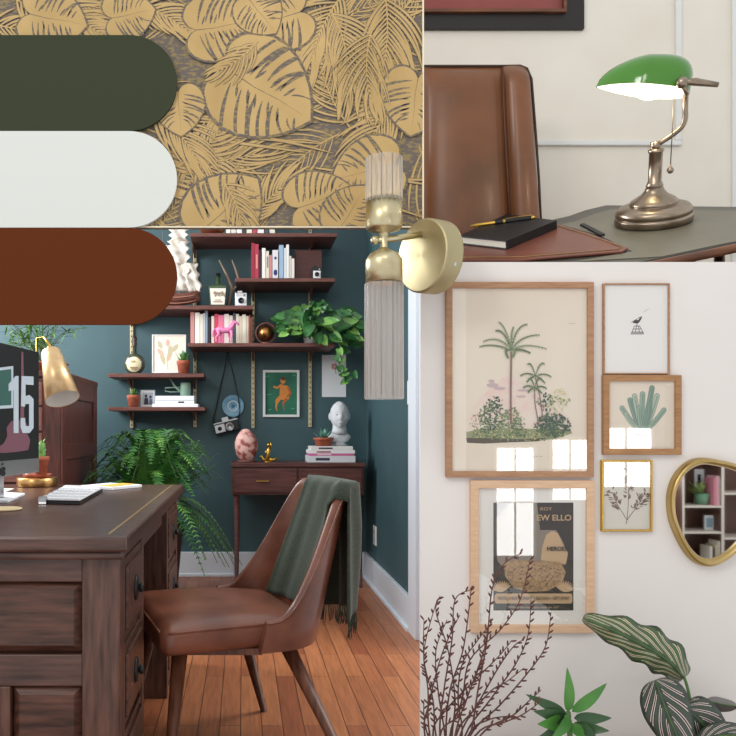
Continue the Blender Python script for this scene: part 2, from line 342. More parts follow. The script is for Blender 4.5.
# room behind the viewer, seen in mirror and picture glass
M_room=flat('rear_wall_paint','a39a9c',.8); M_lit=flat('bright_window','ffffff',.5,emit='ffffff',es=6.)
YR=-2.86
def RB(px,py,D=6.02): v=P(px,py,D); return Vector((v.x,3.18-D,v.z))
struct('floor_rear', MB().b2((1.75,YR-.08,-.05),(4.7,YR+.8,0),M_nfl))
struct('wall_rear', MB().b2((1.75,YR-.08,0),(4.7,YR,2.4),M_room))
for k,(x0,y0,x1,y1) in enumerate([(497,448,534,556),(553,440,588,500),(601,428,652,487)],1):
    a=RB(x0,y0); b=RB(x1,y1); n=tag(MB().b2((a.x,YR-.01,b.z),(b.x,YR+.004,a.z),M_lit).build('window_%d'%k),kind='structure')
    f=MB(); xm=(a.x+b.x)/2
    f.b2((xm-.006,YR,b.z),(xm+.006,YR+.02,a.z),M_white).b2((a.x,YR,(a.z+b.z)/2-.006),(b.x,YR+.02,(a.z+b.z)/2+.006),M_white)
    f.b2((a.x-.02,YR,b.z-.004),(a.x,YR+.02,a.z+.02),M_white).b2((b.x,YR,b.z-.004),(b.x+.02,YR+.02,a.z+.02),M_white).b2((a.x,YR,a.z),(b.x,YR+.02,a.z+.02),M_white)
    f.build('window_frame',parent=n)
# ================================================================ OFFICE
M_desk=wood('desk_wood','65443a','35211a',5,(1.5,14,14),.33,.25,coat=.1); M_deskv=wood('desk_wood_upright','6e4c3f','38221b',5,(14,14,1.5),.38,.25)
M_pan=wood('desk_panel_wood','664234','2e1b14',5,(1.5,14,14),.4,.2); M_inl=flat('brass_inlay','b99a63',.4,.8)
DT=.77
desk=thing('writing_desk',(-.9,2.6,0),'large dark brown wooden pedestal desk with panelled end in the office','desk')
X1=-.262
b=MB().b2((-1.8,1.755,DT-.035),(X1,3.44,DT),M_desk).b2((-1.79,1.77,DT-.055),(X1-.012,3.43,DT-.035),M_desk); b.build('desk_top',desk,bevel=.006)
b=MB().b2((X1-.05,1.80,DT),(X1-.044,3.4,DT+.0008),M_inl); b.build('inlay_strip',desk)
# near end: posts, rails and raised panels
XB=-.285; Y0=1.80; zt=DT-.055
def PX(px): return (px-VX)/F*Y0
def PZ(py): return EYE+(VY-py)/F*Y0
b=MB().b2((PX(82),Y0,0),(XB,Y0+.06,zt),M_deskv).b2((-1.75,Y0,PZ(582)),(PX(82),Y0+.05,zt),M_desk).b2((-1.75,Y0+.004,PZ(687)),(PX(82),Y0+.05,PZ(655)),M_desk)
b.b2((PX(-4),Y0+.002,.06),(PX(10),Y0+.05,PZ(687)),M_deskv).b2((-1.75,Y0+.006,0),(PX(82),Y0+.05,.08),M_desk).b2((PX(-220),Y0+.002,.0),(PX(-180),Y0+.05,PZ(582)),M_deskv)
b.build('end_frame',desk,bevel=.003)
def raised(x0,y0,x1,y1):
    q=MB(); a=(PX(x0),PZ(y0)); c=(PX(x1),PZ(y1)); q.b2((a[0],Y0+.022,c[1]),(c[0],Y0+.05,a[1]),M_pan)
    w_=.018; q.add([(a[0],Y0+.02,a[1]),(c[0],Y0+.02,a[1]),(c[0],Y0+.02,c[1]),(a[0],Y0+.02,c[1]),(a[0]+w_,Y0+.006,a[1]-w_),(c[0]-w_,Y0+.006,a[1]-w_),(c[0]-w_,Y0+.006,c[1]+w_),(a[0]+w_,Y0+.006,c[1]+w_)],
       [(0,1,5,4),(1,2,6,5),(2,3,7,6),(3,0,4,7),(4,5,6,7)],M_pan); q.build('end_panel',desk)
raised(-180,583,81,654); raised(11,688,81,790); raised(-180,688,-5,790)
# pedestals with drawers facing the chair
for ya,yb in ((Y0+.05,2.24),(2.93,3.38)):
    MB().b2((-1.0,ya,0),(XB-.012,yb,zt),M_deskv).build('pedestal',desk)
    for yy in (ya,yb-.035): MB().b2((XB-.012,yy,.0),(XB,yy+.035,zt),M_deskv).build('pedestal_post',desk,bevel=.002)
    for k in range(3):
        z1=zt-.02-k*.215; z0=z1-.195; yc=(ya+yb)/2
        d_=MB().b2((XB-.014,ya+.037,z0),(XB-.003,yb-.037,z1),M_pan); d_.b2((XB-.006,ya+.055,z0+.02),(XB+.004,yb-.055,z1-.02),M_pan)
        d=d_.build('drawer',desk,bevel=.004)
        MB().lathe([(0,0),(.034,0),(.030,.005),(.016,.007),(0,.007)],(XB+.004,yc,(z0+z1)/2),M_blk2,(1,0,0),n=24).build('knob_plate',d)
        h=MB().lathe([(0,0),(.010,0),(.007,.006),(.013,.011),(.011,.018),(0,.019)],(XB+.006,yc,(z0+z1)/2),M_blk2,(1,0,0)); h.build('drawer_knob',d)
MB().b2((-1.0,Y0+.05,.1),(-.98,3.38,zt),M_deskv).build('back_panel',desk)
MB().b2((-.97,2.24,zt-.06),(XB-.02,2.93,zt),M_desk).build('apron',desk)

def dp(px,py): # point on the desk top
    d=(EYE-DT)*F/(py-VY); return Vector(((px-VX)/F*d, d, DT+.0008))
# monitor
mon=thing('computer_monitor',(-1.02,2.75,DT),'silver desktop computer with black screen showing a large 15','computer')
ml=P(-60,478,2.25); mr=P(39,470,2.95); mr.z=.86
ml=Vector(((-60-VX)/F*2.25,2.25,.86)); zt_=P(0,352,2.95).z; zb_=P(0,458,2.95).z
ax=(mr-ml); ax.z=0; axn=ax.normalized(); nrm=Vector((axn.y,-axn.x,0)); LW=ax.length
mb=MB(); mb.hexa([ml+Vector((0,0,zb_-.86)),mr+Vector((0,0,zb_-.86)),mr-nrm*.012+Vector((0,0,zb_-.86)),ml-nrm*.012+Vector((0,0,zb_-.86))],(0,0,zt_-zb_),M_blk2); mb.build('screen',mon,bevel=.002)
mb=MB(); z0=P(0,472,2.95).z; mb.hexa([ml+Vector((0,0,z0-.86))+nrm*.001,mr+Vector((0,0,z0-.86))+nrm*.001,mr-nrm*.02+Vector((0,0,z0-.86)),ml-nrm*.02+Vector((0,0,z0-.86))],(0,0,zb_-z0),M_silver); mb.build('chin',mon,bevel=.002)
def onscr(px,py,off=.0015):   # where a picture point lies on the screen
    k=(px-VX)/F; t=(k*ml.y-ml.x)/(axn.x-k*axn.y); p=ml+axn*t; return Vector((p.x,p.y,EYE+(VY-py)/F*p.y))+nrm*off
M_num=flat('numerals_and_reflection','a9b4bd',.6,emit='a9b4bd',es=.25); M_gtr=flat('screen_guitar','6b4450',.6,emit='6b4450',es=.25); M_pic=flat('screen_reflection_green','2f5a52',.6,emit='2f5a52',es=.12)
mb=MB()
for poly,m,o_ in (([(-12,452),(4,453),(16,452),(28,450),(30,440),(26,432),(27,424),(21,420),(11,421),(6,428),(7,436),(3,444)],M_gtr,.0012),([(20,422),(24,422),(23,352),(21,352)],M_gtr,.0012),
    ([(-20,370),(13,366),(13,408),(-20,410)],M_num,.001),([(-20,373),(11,369),(11,405),(-20,407)],M_pic,.0013)):  # framed green picture at left is a reflection painted onto the screen
    mb.add([onscr(x,y,o_) for x,y in poly],[tuple(range(len(poly)))],m)
mb.build('screen_picture_reflection',mon)
mb=MB()
for poly in ([(8,384),(15,376),(18,376),(18,433),(13,433),(13,390),(8,391)],[(21,376),(33,376.5),(33,385),(25,384.5),(25,396),(29,395),(33,399),(33,428),(29,433),(22,433),(20,427),(20,418),(24.5,418),(25,426),(28.5,426),(28.5,404),(25,404),(24,407),(20.5,406)]):
    mb.add([onscr(x,y,.0022) for x,y in poly],[tuple(range(len(poly)))],M_num)
mb.build('numerals',mon)
mb=MB(); q=[(0,468.5),(2,466.5),(4,467),(5,469),(4,471),(5,473.5),(3.5,476),(1.5,476),(0,475),(-2,476),(-4,472),(-3,468)]
mb.add([onscr(x,y,.003) for x,y in q],[tuple(range(len(q)))],M_blk2); mb.add([onscr(x,y,.003) for x,y in [(.5,465.5),(1,463.5),(3,462.5),(2.5,464.8)]],[(0,1,2,3)],M_blk2); mb.build('fruit_emblem',mon)
c=(ml+mr)/2; mb=MB().hexa([c+axn*-.1-nrm*.02+Vector((0,0,DT-.86+.001)),c+axn*.1-nrm*.02+Vector((0,0,DT-.86+.001)),c+axn*.1-nrm*.03+Vector((0,0,DT-.86+.001)),c+axn*-.1-nrm*.03+Vector((0,0,DT-.86+.001))],(0,0,.2),M_silver)
mb.hexa([c+axn*s1*.1-nrm*s2+Vector((0,0,DT-.86+.0012)) for s1,s2 in ((-1,.005),(1,.005),(1,.1),(-1,.1))],(0,0,.008),M_silver); mb.build('stand',mon)
# gold task lamp
lb=dp(37,487); lb.y=3.33; lb.x=(37-VX)/F*3.33
tl=thing('task_lamp',lb,'brushed gold desk lamp with a tilted cone shade beside the monitor','lamp')
MB().lathe([(0,0),(.083,0),(.085,.003),(.085,.034),(.082,.037),(0,.037)],lb,mat('brushed_brass','d3a56c',.3,1,'c89a60',50),n=48).build('base',tl)
M_lg=mat('pale_gold','e2c193',.36,.75,'d9b684',40)
top=P(50.5,351,3.28); bot=P(62.5,399,3.2); pole_top=P(37,338,3.4)
MB().tube([lb+Vector((-.01,.05,.034)),Vector((pole_top.x,pole_top.y,1.2)),pole_top,P(44,337,3.36),P(50,346,3.28)],.005,M_gold).build('pole',tl)
a_=bot-top; L_=a_.length
sh=MB().lathe([(.0,-.002),(.036,0),(.04,.004),(.072,L_),(.070,L_),(.036,.006)],top,M_lg,a_,n=40); s_=sh.build('shade',tl)
MB().lathe([(.0692,L_-.001),(.034,.01),(0,.012)],top,M_white,a_,n=40).build('shade_lining',s_)
MB().cyl(top-a_.normalized()*.022,top,.009,M_lg).build('shade_knob',tl)
# small cactus pot on the lamp base, white bird
ps=Vector((lb.x,lb.y,lb.z+.037))
ps.z+=.0006
sa=MB().lathe([(0,0),(.05,0),(.062,.014),(.058,.014),(.046,.004),(0,.004)],ps,M_terra,n=32); tag(sa.build('plant_saucer'),'terracotta saucer on the round gold lamp base','saucer')
pc=P(45,472,3.3); pc.z=ps.z+.0045; pc.x=ps.x+.028
cp=thing('potted_cactus',pc,'tiny cactus in terracotta pot standing on the gold lamp base','plant')
MB().lathe([(0,0),(.021,0),(.028,.068),(.032,.07),(.032,.085),(.027,.085),(.026,.07),(0,.07)],pc,M_terra).build('pot',cp)
mb=MB().lathe([(.012,0),(.015,.03),(.013,.07),(0,.085)],pc+Vector((0,0,.07)),M_green2,n=12,rfn=lambda a,h:1+.12*math.cos(6*a))
for k in range(14):
    a=k*2.4; mb.leaf(pc+Vector((0,0,.08+.005*k)),pc+Vector((.028*math.cos(a),.028*math.sin(a),.10+.006*k)),.008,M_green2)
mb.build('cactus',cp)
bp_=P(27,478,3.3); bp_.z=ps.z+.016
mb=MB().ball(bp_+Vector((0,0,.03)),.02,M_paper,sc_=(1.3,.7,1)).ball(bp_+Vector((-.012,0,.052)),.012,M_paper).leaf(bp_+Vector((.01,0,.03)),bp_+Vector((.045,0,.0)),.02,M_paper).cyl(bp_+Vector((0,0,-.004)),bp_+Vector((0,0,.02)),.006,M_paper)
tag(mb.build('bird_figurine'),'small white ceramic bird on the saucer by the gold lamp','figurine')
# things lying on the desk
def slab(name,quad,h,m,label,cat,bev=.001,group=None):
    o=MB().hexa([dp(*q) for q in quad],(0,0,h),m).build(name,bevel=bev); return tag(o,label,cat,group)
kb=thing('keyboard',dp(70,498),'white keyboard raised on a dark stand in the middle of the desk','keyboard')
q=[dp(41,504),dp(80,505),dp(103,492),dp(66,490.5)]
MB().hexa([v+Vector((0,0,.001)) for v in q],(0,0,.009),M_black).build('stand',kb)
MB().add([q[0]+Vector((0,0,.012)),q[1]+Vector((0,0,.012)),q[2]+Vector((0,0,.013)),q[3]+Vector((0,0,.013)),q[0]+Vector((0,0,.02)),q[1]+Vector((0,0,.02)),q[2]+Vector((0,0,.021)),q[3]+Vector((0,0,.021))],
   [(0,3,2,1),(4,5,6,7),(0,1,5,4),(1,2,6,5),(2,3,7,6),(3,0,4,7)],M_paper).build('key_tray',kb,bevel=.002)
MB().cyl(q[0]+Vector((-.004,-.008,.013)),q[0]+Vector((.02,-.008,.013)),.012,M_silver).build('stand_foot',kb)
mb=MB(); M_key=flat('keys','d5d8dc',.7)
for i in range(5):
    for j in range(10):
        u=(i+.5)/5; v=(j+.5)/10; p=(q[0]*(1-v)+q[1]*v)*(1-u)+(q[3]*(1-v)+q[2]*v)*u+Vector((0,0,.0205+.001*u)); mb.box(p,(.011,.05,.003),M_key)
tag(mb.build('keys',kb),kind='stuff')
npd=thing('note_pad',dp(110,488),'open white notepad with yellow pages at the far desk edge','notepad')
MB().hexa([dp(*v) for v in ((80,488.5),(112,490.5),(142,487.5),(110,485.6))],(0,0,.012),M_paper).build('pages',npd,bevel=.002)
MB().hexa([dp(*v)+Vector((0,0,.0125)) for v in ((100,489),(112,490),(135,487.3),(122,486.5))],(0,0,.002),flat('yellow_paper','e2b84a')).build('cover',npd)
slab('tablet',[(-26,503),(8,503),(25,495.5),(0,494)],.008,M_paper,'white tablet lying at the left edge of the desk','tablet')
slab('paper_sheet',[(-20,495),(2,494),(14,489.5),(-6,489.5)],.004,M_cream,'cream papers behind the white tablet on the desk','paper')
mb=MB(); c=dp(4,510); mb.lathe([(0,0),(.052,0),(.054,.004),(.05,.006),(0,.006)],c,flat('round_coaster','dcc79c'),n=36); tag(mb.build('coaster'),'round cream coaster near the left front of the desk','coaster')
# armoire at the left
M_arm=wood('cabinet_wood','6d382e','40211d',5,(12,12,1.5),.45); M_drw=wood('drawer_wood','94655a','6f4540',9,(2,14,14),.5)
XA=-.882; am=thing('armoire',(-1.3,4.25,0),'tall dark reddish wooden cabinet against the teal wall','cabinet')
MB().b2((-1.9,3.82,0),(XA-.012,4.72,1.27),M_arm).b2((-1.92,3.80,1.27),(XA,4.74,1.30),M_arm).build('body',am,bevel=.004)
MB().b2((XA-.012,3.82,0),(XA,3.90,1.27),M_arm).b2((XA-.012,4.63,0),(XA,4.72,1.27),M_arm).b2((XA-.012,3.9,1.17),(XA,4.63,1.27),M_arm).b2((XA-.012,3.9,.86),(XA,4.63,.94),M_arm).b2((XA-.012,3.9,0),(XA,4.63,.1),M_arm).build('side_frame',am,bevel=.003)
for k in range(9):
    z=1.245-k*.125; d=MB().b2((-1.86,3.80,z-.115),(XA-.1,3.822,z),M_drw).build('drawer',am,bevel=.004)
    MB().b2((XA-.2,3.79,z-.07),(XA-.16,3.80,z-.05),M_gold).build('drawer_pull',d)
# airy plant in a bowl on the cabinet
pb=Vector((-1.05,4.1,1.30)); ap=thing('potted_bamboo_palm',pb,'wispy green plant in a terracotta bowl on the tall cabinet','plant')
MB().lathe([(0,0),(.09,0),(.125,.05),(.135,.055),(.128,.06),(.10,.04),(0,.04)],pb,M_terra,n=32).build('bowl',ap)
mb=MB(); rnd=random.Random(4)
for k in range(26):
    a=rnd.uniform(0,6.28); r=rnd.uniform(.12,.42); h=rnd.uniform(.1,.38); e=pb+Vector((r*math.cos(a),r*math.sin(a)*.8,.04+h))
    pts=bez(pb+Vector((0,0,.04)),pb+Vector((r*.3*math.cos(a),r*.3*math.sin(a),.04+h*1.1)),e,8); mb.tube(pts,.002,M_stem,5)
    for j in range(3,9):
        for s in (-1,1):
            dd=Vector((rnd.uniform(-1,1),rnd.uniform(-1,1),rnd.uniform(-.5,.5))).normalized()*.09; mb.leaf(pts[j],pts[j]+dd,.011,rnd.choice((M_green,M_green2)),n=4)
mb.build('foliage',ap)
# big fern
M_fern=mat('fern_green','4a8f40',.5,0,'2a642d',10); M_fern2=mat('fern_light','7fb855',.5,0,'4e9042',10)
fc=Vector((-.50,4.25,.56)); fn=thing('potted_fern',(fc.x,fc.y,0),'huge bushy green fern behind the desk by the teal wall','plant')
MB().lathe([(0,0),(.13,0),(.17,.44),(.18,.44),(.18,.5),(.16,.5),(.15,.44),(0,.44)],(fc.x,fc.y,0),flat('dark_planter','2e2a28',.6),n=32).build('planter',fn)
mb=MB(); rnd=random.Random(8)
for k in range(170):
    a=k*2.399; el=rnd.uniform(.15,1.4); r=.17+.27*rnd.random(); 
    dx,dy=math.cos(a),math.sin(a)*.75; up=.05+.42*math.sin(el); 
    out=(.13+.27*math.cos(el))*rnd.uniform(.85,1.15); base=fc+Vector((0,0,-.1)); mid=base+Vector((dx*out*.45,dy*out*.45,up*1.35+.12)); end=base+Vector((dx*out*1.1,dy*out*1.1,up-.10*math.cos(el)+(.04 if el>.45 else -.22)))
    n=15; pts=bez(base,mid,end,n); pts=[Vector((max(q.x,-.85),q.y,q.z)) for q in pts]; mb.tube(pts,.0018,M_stem,4)
    if k%5<2: q_=rnd.uniform(.22,.40); end=base+Vector((dx*q_,dy*q_,.30+.27*rnd.random()-q_*.25)); mid=base+Vector((dx*q_*.35,dy*q_*.35,.26)); pts=[Vector((max(q.x,-.85),q.y,q.z)) for q in bez(base,mid,end,n)]
    m=M_fern if rnd.random()<.6 else M_fern2
    for j in range(3,n+1):
        t=(pts[j]-pts[j-1]).normalized(); s_=t.cross(Vector((0,0,1))); s_= s_.normalized() if s_.length>1e-3 else Vector((1,0,0)); l=.062*math.sin(math.pi*min(.97,(j/n)*.85+.12))**.7
        for s in (-1,1):
            for q_ in (0,.5):
                p=pts[j]*(1-q_)+pts[j-1]*q_; e=p+(s_*s+t*.45+Vector((0,0,rnd.uniform(-.25,.1)))).normalized()*l
                w2=t*.0062; mb.add([p-w2,e,p+w2],[(0,1,2)],m)
mb.build('fronds',fn)
# shelving on the back wall
BW=5.4; SF=5.03
def SX(px,d=5.1): return (px-VX)/F*d
def SZ(py,d): return EYE+(VY-py)/F*d
shelf_z={}
def shelf(key,x0,x1,y,label,dep=SF):
    z=SZ(y,dep); shelf_z[key]=z
    o=thing('wall_shelf',((SX(x0,dep)+SX(x1,dep))/2,BW,z),label,'shelf','reddish wooden wall shelves')
    MB().b2((SX(x0,dep),dep,z-.024),(SX(x1,dep),BW-.018,z),M_shelf).build('board',o,bevel=.002)
    for bx in (132,195,253,310):
        X=(bx-VX)/F*BW
        if SX(x0,dep)<X<SX(x1,dep):
            MB().prism([(X-.006,BW-.02,z-.025),(X-.006,BW-.02,z-.085),(X-.006,BW-.2,z-.03),(X-.006,BW-.25,z-.025)],(.012,0,0),M_shelf).build('bracket',o)
    return o
shelf('A',190,337,233,'topmost wide reddish wooden wall shelf just below the wallpaper')
shelf('B',120,253,305.5,'reddish wooden wall shelf carrying the ship model and green bottle')
shelf('C',235,335,278,'short reddish wooden wall shelf with upright books and brown box',4.99)
shelf('D',188,335,343,'long reddish wooden wall shelf with pink horse and trailing plant')
shelf('E',108,204,373.5,'reddish wooden wall shelf carrying the round bottle and white print',5.08)
shelf('F',108,205,407,'lowest reddish wooden wall shelf with the mint watering can',5.08)
M_rail=mat('cream_rail','cfc3a2',.5,.2,'b8a880',60); M_hole=flat('rail_slot','6d5f45',.8)
for px,y0,y1,lab in ((132,225,428,'leftmost cream shelf rail, behind the round bottle'),(195,235,427,'cream shelf rail between the low shelves and the long shelf'),(253,225,428,'long cream shelf rail ending above the pink rock'),(310,225,427,'cream shelf rail right of the orange figure painting')):
    X=(px-VX)/F*BW; o=thing('shelf_rail',(X,BW,SZ(y1,BW)),lab,'rail','cream slotted shelf rails')
    MB().b2((X-.011,BW-.017,SZ(y1,BW)),(X+.011,BW,SZ(y0,BW)),M_rail).build('track',o,bevel=.002)
    mb=MB(); z=SZ(y1,BW)+.02
    while z<SZ(y0,BW)-.02: mb.box((X,BW-.0175,z),(.008,.002,.012),M_hole); z+=.036
    mb.build('slots',o)
# books
def book(x0,x1,ytop,key,hexc,label,dep=5.08,th=.16,grp=None,tilt=0,letters=None):
    z=shelf_z[key] if isinstance(key,str) else key; a=SX(x0,dep); b_=SX(x1,dep); zt=SZ(ytop,dep); cx=(a+b_)/2
    o=thing('book',(cx,dep+th/2,z),label,'book',grp)
    m=flat('book_cover_'+hexc,hexc,.7); w_=b_-a
    MB().b2((a,dep,z),(b_,dep+.003,zt),m).b2((a,dep,z),(a+.002,dep+th,zt),m).b2((b_-.002,dep,z),(b_,dep+th,zt),m).build('cover',o,bevel=.0008)
    MB().b2((a+.002,dep+.003,z+.003),(b_-.002,dep+th-.004,zt-.004),M_cream).build('pages',o)
    if letters:
        MB().b2((a+w_*.25,dep-.0006,z+(zt-z)*letters[1]),(b_-w_*.25,dep,z+(zt-z)*letters[2]),flat('spine_mark_'+letters[0],letters[0],.7)).build('spine_label',o)
G1_='books upright on the short shelf'
for x0,x1,yt,c,l,le in ((251.5,254.8,243,'9c2b3d','deep red book, leftmost on the short upper shelf',None),(255,258.6,244,'b23a52','crimson book second from left on the short upper shelf',('d88',.3,.7)),(258.8,261.4,250,'3a2430','dark plum book between crimson and white books, upper shelf',None),
    (262,265.6,248,'f0ece2','tall white book right of the dark plum one, upper shelf',None),(266,269,251,'e6dccb','cream book beside the tall white one on the upper shelf',('888',.4,.8)),(269.2,272,255,'c98a86','dusty pink book in the middle of the upper shelf row',None),
    (272.5,278.2,250,'e3dee2','white book with a round blue spine mark, upper shelf',None),(279.2,283.6,245,'9db7cf','tall light blue book on the upper shelf',None),(284,286.2,248,'dfe6ea','thin pale grey book right of the light blue one',None),(286.4,289,244.5,'f0efec','tallest narrow white book near the right of the upper row',None),
    (289.3,291.4,256,'d8cfc0','beige book second from right in the upper row',None),(291.6,294.4,258.5,'e9e4da','short ivory book, rightmost of the upper row next to the brown box',None)):
    if le: le=({'d88':'dd8f88','888':'8a8a88'}[le[0]],)+le[1:]
    book(x0,x1,yt,'C',c,l,5.02,grp=G1_,letters=le)
mb=MB(); mb.ball((SX(275.4,5.02),5.019,SZ(272.5,5.02)),.012,flat('blue_ink','2b3c78'),sc_=(1,.1,1.6)); mb.ball((SX(275.4,5.02),5.019,SZ(258,5.02)),.008,flat('blue_ink2','2b3c78'),sc_=(1,.1,1.2))
tag(mb.build('book_sticker'),'round blue marks stuck on the spine of the white book','sticker')
G2_='books upright on the long shelf'
cols=[(190.5,194.5,312,'c98d87','rose book, leftmost on the long shelf'),(195,199.8,312.5,'f1ede2','wide white book second from left on the long shelf'),(200,203,314,'ece5d3','cream book third from left on the long shelf'),(203.3,205,313,'cfd3d6','thin grey book left of the dark gap on the long shelf'),(205.3,207.6,311,'8ea0ae','blue grey book left of the dark gap on the long shelf'),
 (208,210.6,317,'2e2d33','black book in the row on the long shelf'),(211.4,214.2,316,'e7d9cf','pale book left of the pink books on the long shelf'),(214.5,218,314,'d7475e','coral red book behind the pink horse head side'),(218.2,224,315,'e77f9d','pink book behind the pink horse'),(224.2,229,314,'f0e8e2','white book behind the pink horse'),
 (229.2,232.8,315.5,'e9dccb','ivory book behind the horse rump'),(233,235.6,313,'4c5a66','slate book right of the pink horse'),(236,239,314,'eee7d5','cream book right of the slate book'),(239.2,242,316,'e4d6bd','tan cream book in the right half of the long row'),(242.2,246,314.5,'f1ead8','wide ivory book near the right end of the long row'),(246.2,248.6,316,'ddd0b6','beige book third from right end of the long row'),(248.8,250.4,315,'a8514a','brick red narrow book second from right end'),(250.6,252.6,317,'7d4a43','brown book, rightmost of the long row by the rail')]
for x0,x1,yt,c,l in cols: book(x0,x1,yt,'D',c,l,5.1,grp=G2_)
G3_='books cut off by the wallpaper edge'
for i,(x0,x1,c,l) in enumerate([(226,230.5,'f0ece0','white book, leftmost on the topmost shelf'),(231,236,'ded8cc','pale grey book second on the topmost shelf'),(236.5,242,'f3f0e8','white book third on the topmost shelf'),(242.5,246,'3f4348','charcoal book on the topmost shelf'),(246.5,252,'eae2d2','cream book right of the charcoal one on the topmost shelf'),(252.5,257,'b84a5a','red book on the topmost shelf'),(257.5,264,'eceae4','wide white book right of the red one on the topmost shelf'),(264.5,269,'4a525a','slate book near the right of the topmost row'),(269.5,275,'e6dfd0','ivory book, rightmost on the topmost shelf')]):
    book(x0,x1,190+((i*7)%9),'A',c,l,5.06,grp=G3_)
def at(px,key,dep): return Vector((SX(px,dep),dep,shelf_z[key] if isinstance(key,str) else key))
p=at(212,'A',5.12); o=thing('copper_bowl',p,'copper bowl on the topmost shelf left of the books','bowl'); MB().lathe([(0,0),(.04,0),(.085,.04),(.09,.08),(.083,.08),(.075,.04),(0,.012)],p,flat('copper','a8654a',.35,.8),n=28).build('bowl',o)
# brown box, toy cameras
a=at(308,'C',5.2); bxx=thing('wooden_box',a,'square reddish brown box standing on the short upper shelf','box')
MB().b2((SX(295,5.2),5.2,a.z),(SX(322,5.2),5.3,SZ(250,5.2)),wood('box_wood','7d4a44','6a3c38')).build('body',bxx,bevel=.003)
def camera(p,w_,h,dp_,label,body,face):
    o=thing('vintage_camera',p,label,'camera'); MB().box(p+Vector((0,0,h/2)),(w_,dp_,h),body).build('body',o,bevel=.003)
    MB().b2(p+Vector((-w_*.42,-dp_/2-.002,h*.12)),p+Vector((w_*.42,-dp_/2,h*.7)),face).b2(p+Vector((-w_*.3,-dp_/2+.004,h)),p+Vector((w_*.1,dp_/2-.004,h*1.12)),body).build('front_plate',o)
    MB().lathe([(0,0),(w_*.24,0),(w_*.24,.01),(w_*.17,.014),(w_*.17,.01),(0,.008)],p+Vector((0,-dp_/2-.001,h*.42)),M_black,(0,-1,0)).build('lens',o)
    MB().cyl(p+Vector((w_*.28,-dp_/2,h*.82)),p+Vector((w_*.28,-dp_/2-.004,h*.82)),w_*.09,M_silver).build('viewfinder',o)
camera(at(316.5,'C',5.08),.058,.085,.05,'small black and white camera in front of the brown box',M_black,M_paper)
camera(at(241,'B',5.1),.078,.092,.05,'small silver box camera beside the forked branch on the shelf',M_silver,M_paper)
# green bottle
p=at(218,'B',5.12); o=thing('liquor_bottle',p,'square green glass bottle with a cream label next to the ship','bottle')
M_bg=flat('green_glass','3d5236',.15,coat=.5); h=.17
MB().hexa([p+Vector((x*.058,y*.035,0)) for x,y in ((-.85,-1),(.85,-1),(.85,1),(-.85,1))],(0,0,.01),M_bg).add([p+Vector((x*.05,y*.035,.01)) for x,y in ((-1,-1),(1,-1),(1,1),(-1,1))]+[p+Vector((x*.06,y*.038,.135)) for x,y in ((-1,-1),(1,-1),(1,1),(-1,1))]+[p+Vector((x*.02,y*.02,.152)) for x,y in ((-1,-1),(1,-1),(1,1),(-1,1))],
  [(0,1,5,4),(1,2,6,5),(2,3,7,6),(3,0,4,7),(4,5,9,8),(5,6,10,9),(6,7,11,10),(7,4,8,11)],M_bg).build('body',o,bevel=.004)
MB().cyl(p+Vector((0,0,.15)),p+Vector((0,0,.205)),.015,M_bg,.013).build('neck',o)
MB().cyl(p+Vector((0,0,.205)),p+Vector((0,0,.225)),.016,M_blk2).build('stopper',o)
lb_=MB().add([p+Vector((-.043,-.037,.015)),p+Vector((.043,-.037,.015)),p+Vector((.052,-.04,.12)),p+Vector((-.052,-.04,.12))],[(0,1,2,3)],M_cream)
M_ink=flat('label_ink','8a6a4a'); rnd=random.Random(2)
for k in range(7): x=-.03+.01*k; lb_.tube([p+Vector((x,-.0405,.07+.015*rnd.random())),p+Vector((x+.008,-.0405,.09+.012*rnd.random())),p+Vector((x+.014,-.0405,.065+.01*rnd.random()))],.0022,M_ink,5)
lb_.b2(p+Vector((-.03,-.0405,.03)),p+Vector((.03,-.0395,.035)),M_ink).b2(p+Vector((-.02,-.0405,.042)),p+Vector((.02,-.0395,.046)),M_ink); lb_.build('paper_label',o)
# forked branch
M_br=flat('pale_branch','7c6d5c',.8); z=shelf_z['B']
def sp(px,py,d=5.15): return Vector((SX(px,d),d,SZ(py,d)))
mb=MB().tube([Vector((SX(228,5.15),5.15,z+.004)),sp(230,297),sp(232,287),sp(226,273),sp(219,260)],.007,M_br,8,[.012,.011,.011,.009,.004]).tube([sp(231,293,5.15),sp(236,287,5.15),sp(239,280,5.15),sp(236,270),sp(232,260)],.006,M_br,8,[.008,.009,.009,.008,.004])
mb.lathe([(0,0),(.03,0),(.028,.008),(0,.01)],Vector((SX(228,5.15),5.15,z)),M_br); tag(mb.build('forked_branch'),'forked pale brown antler between the green bottle and silver camera','antler')
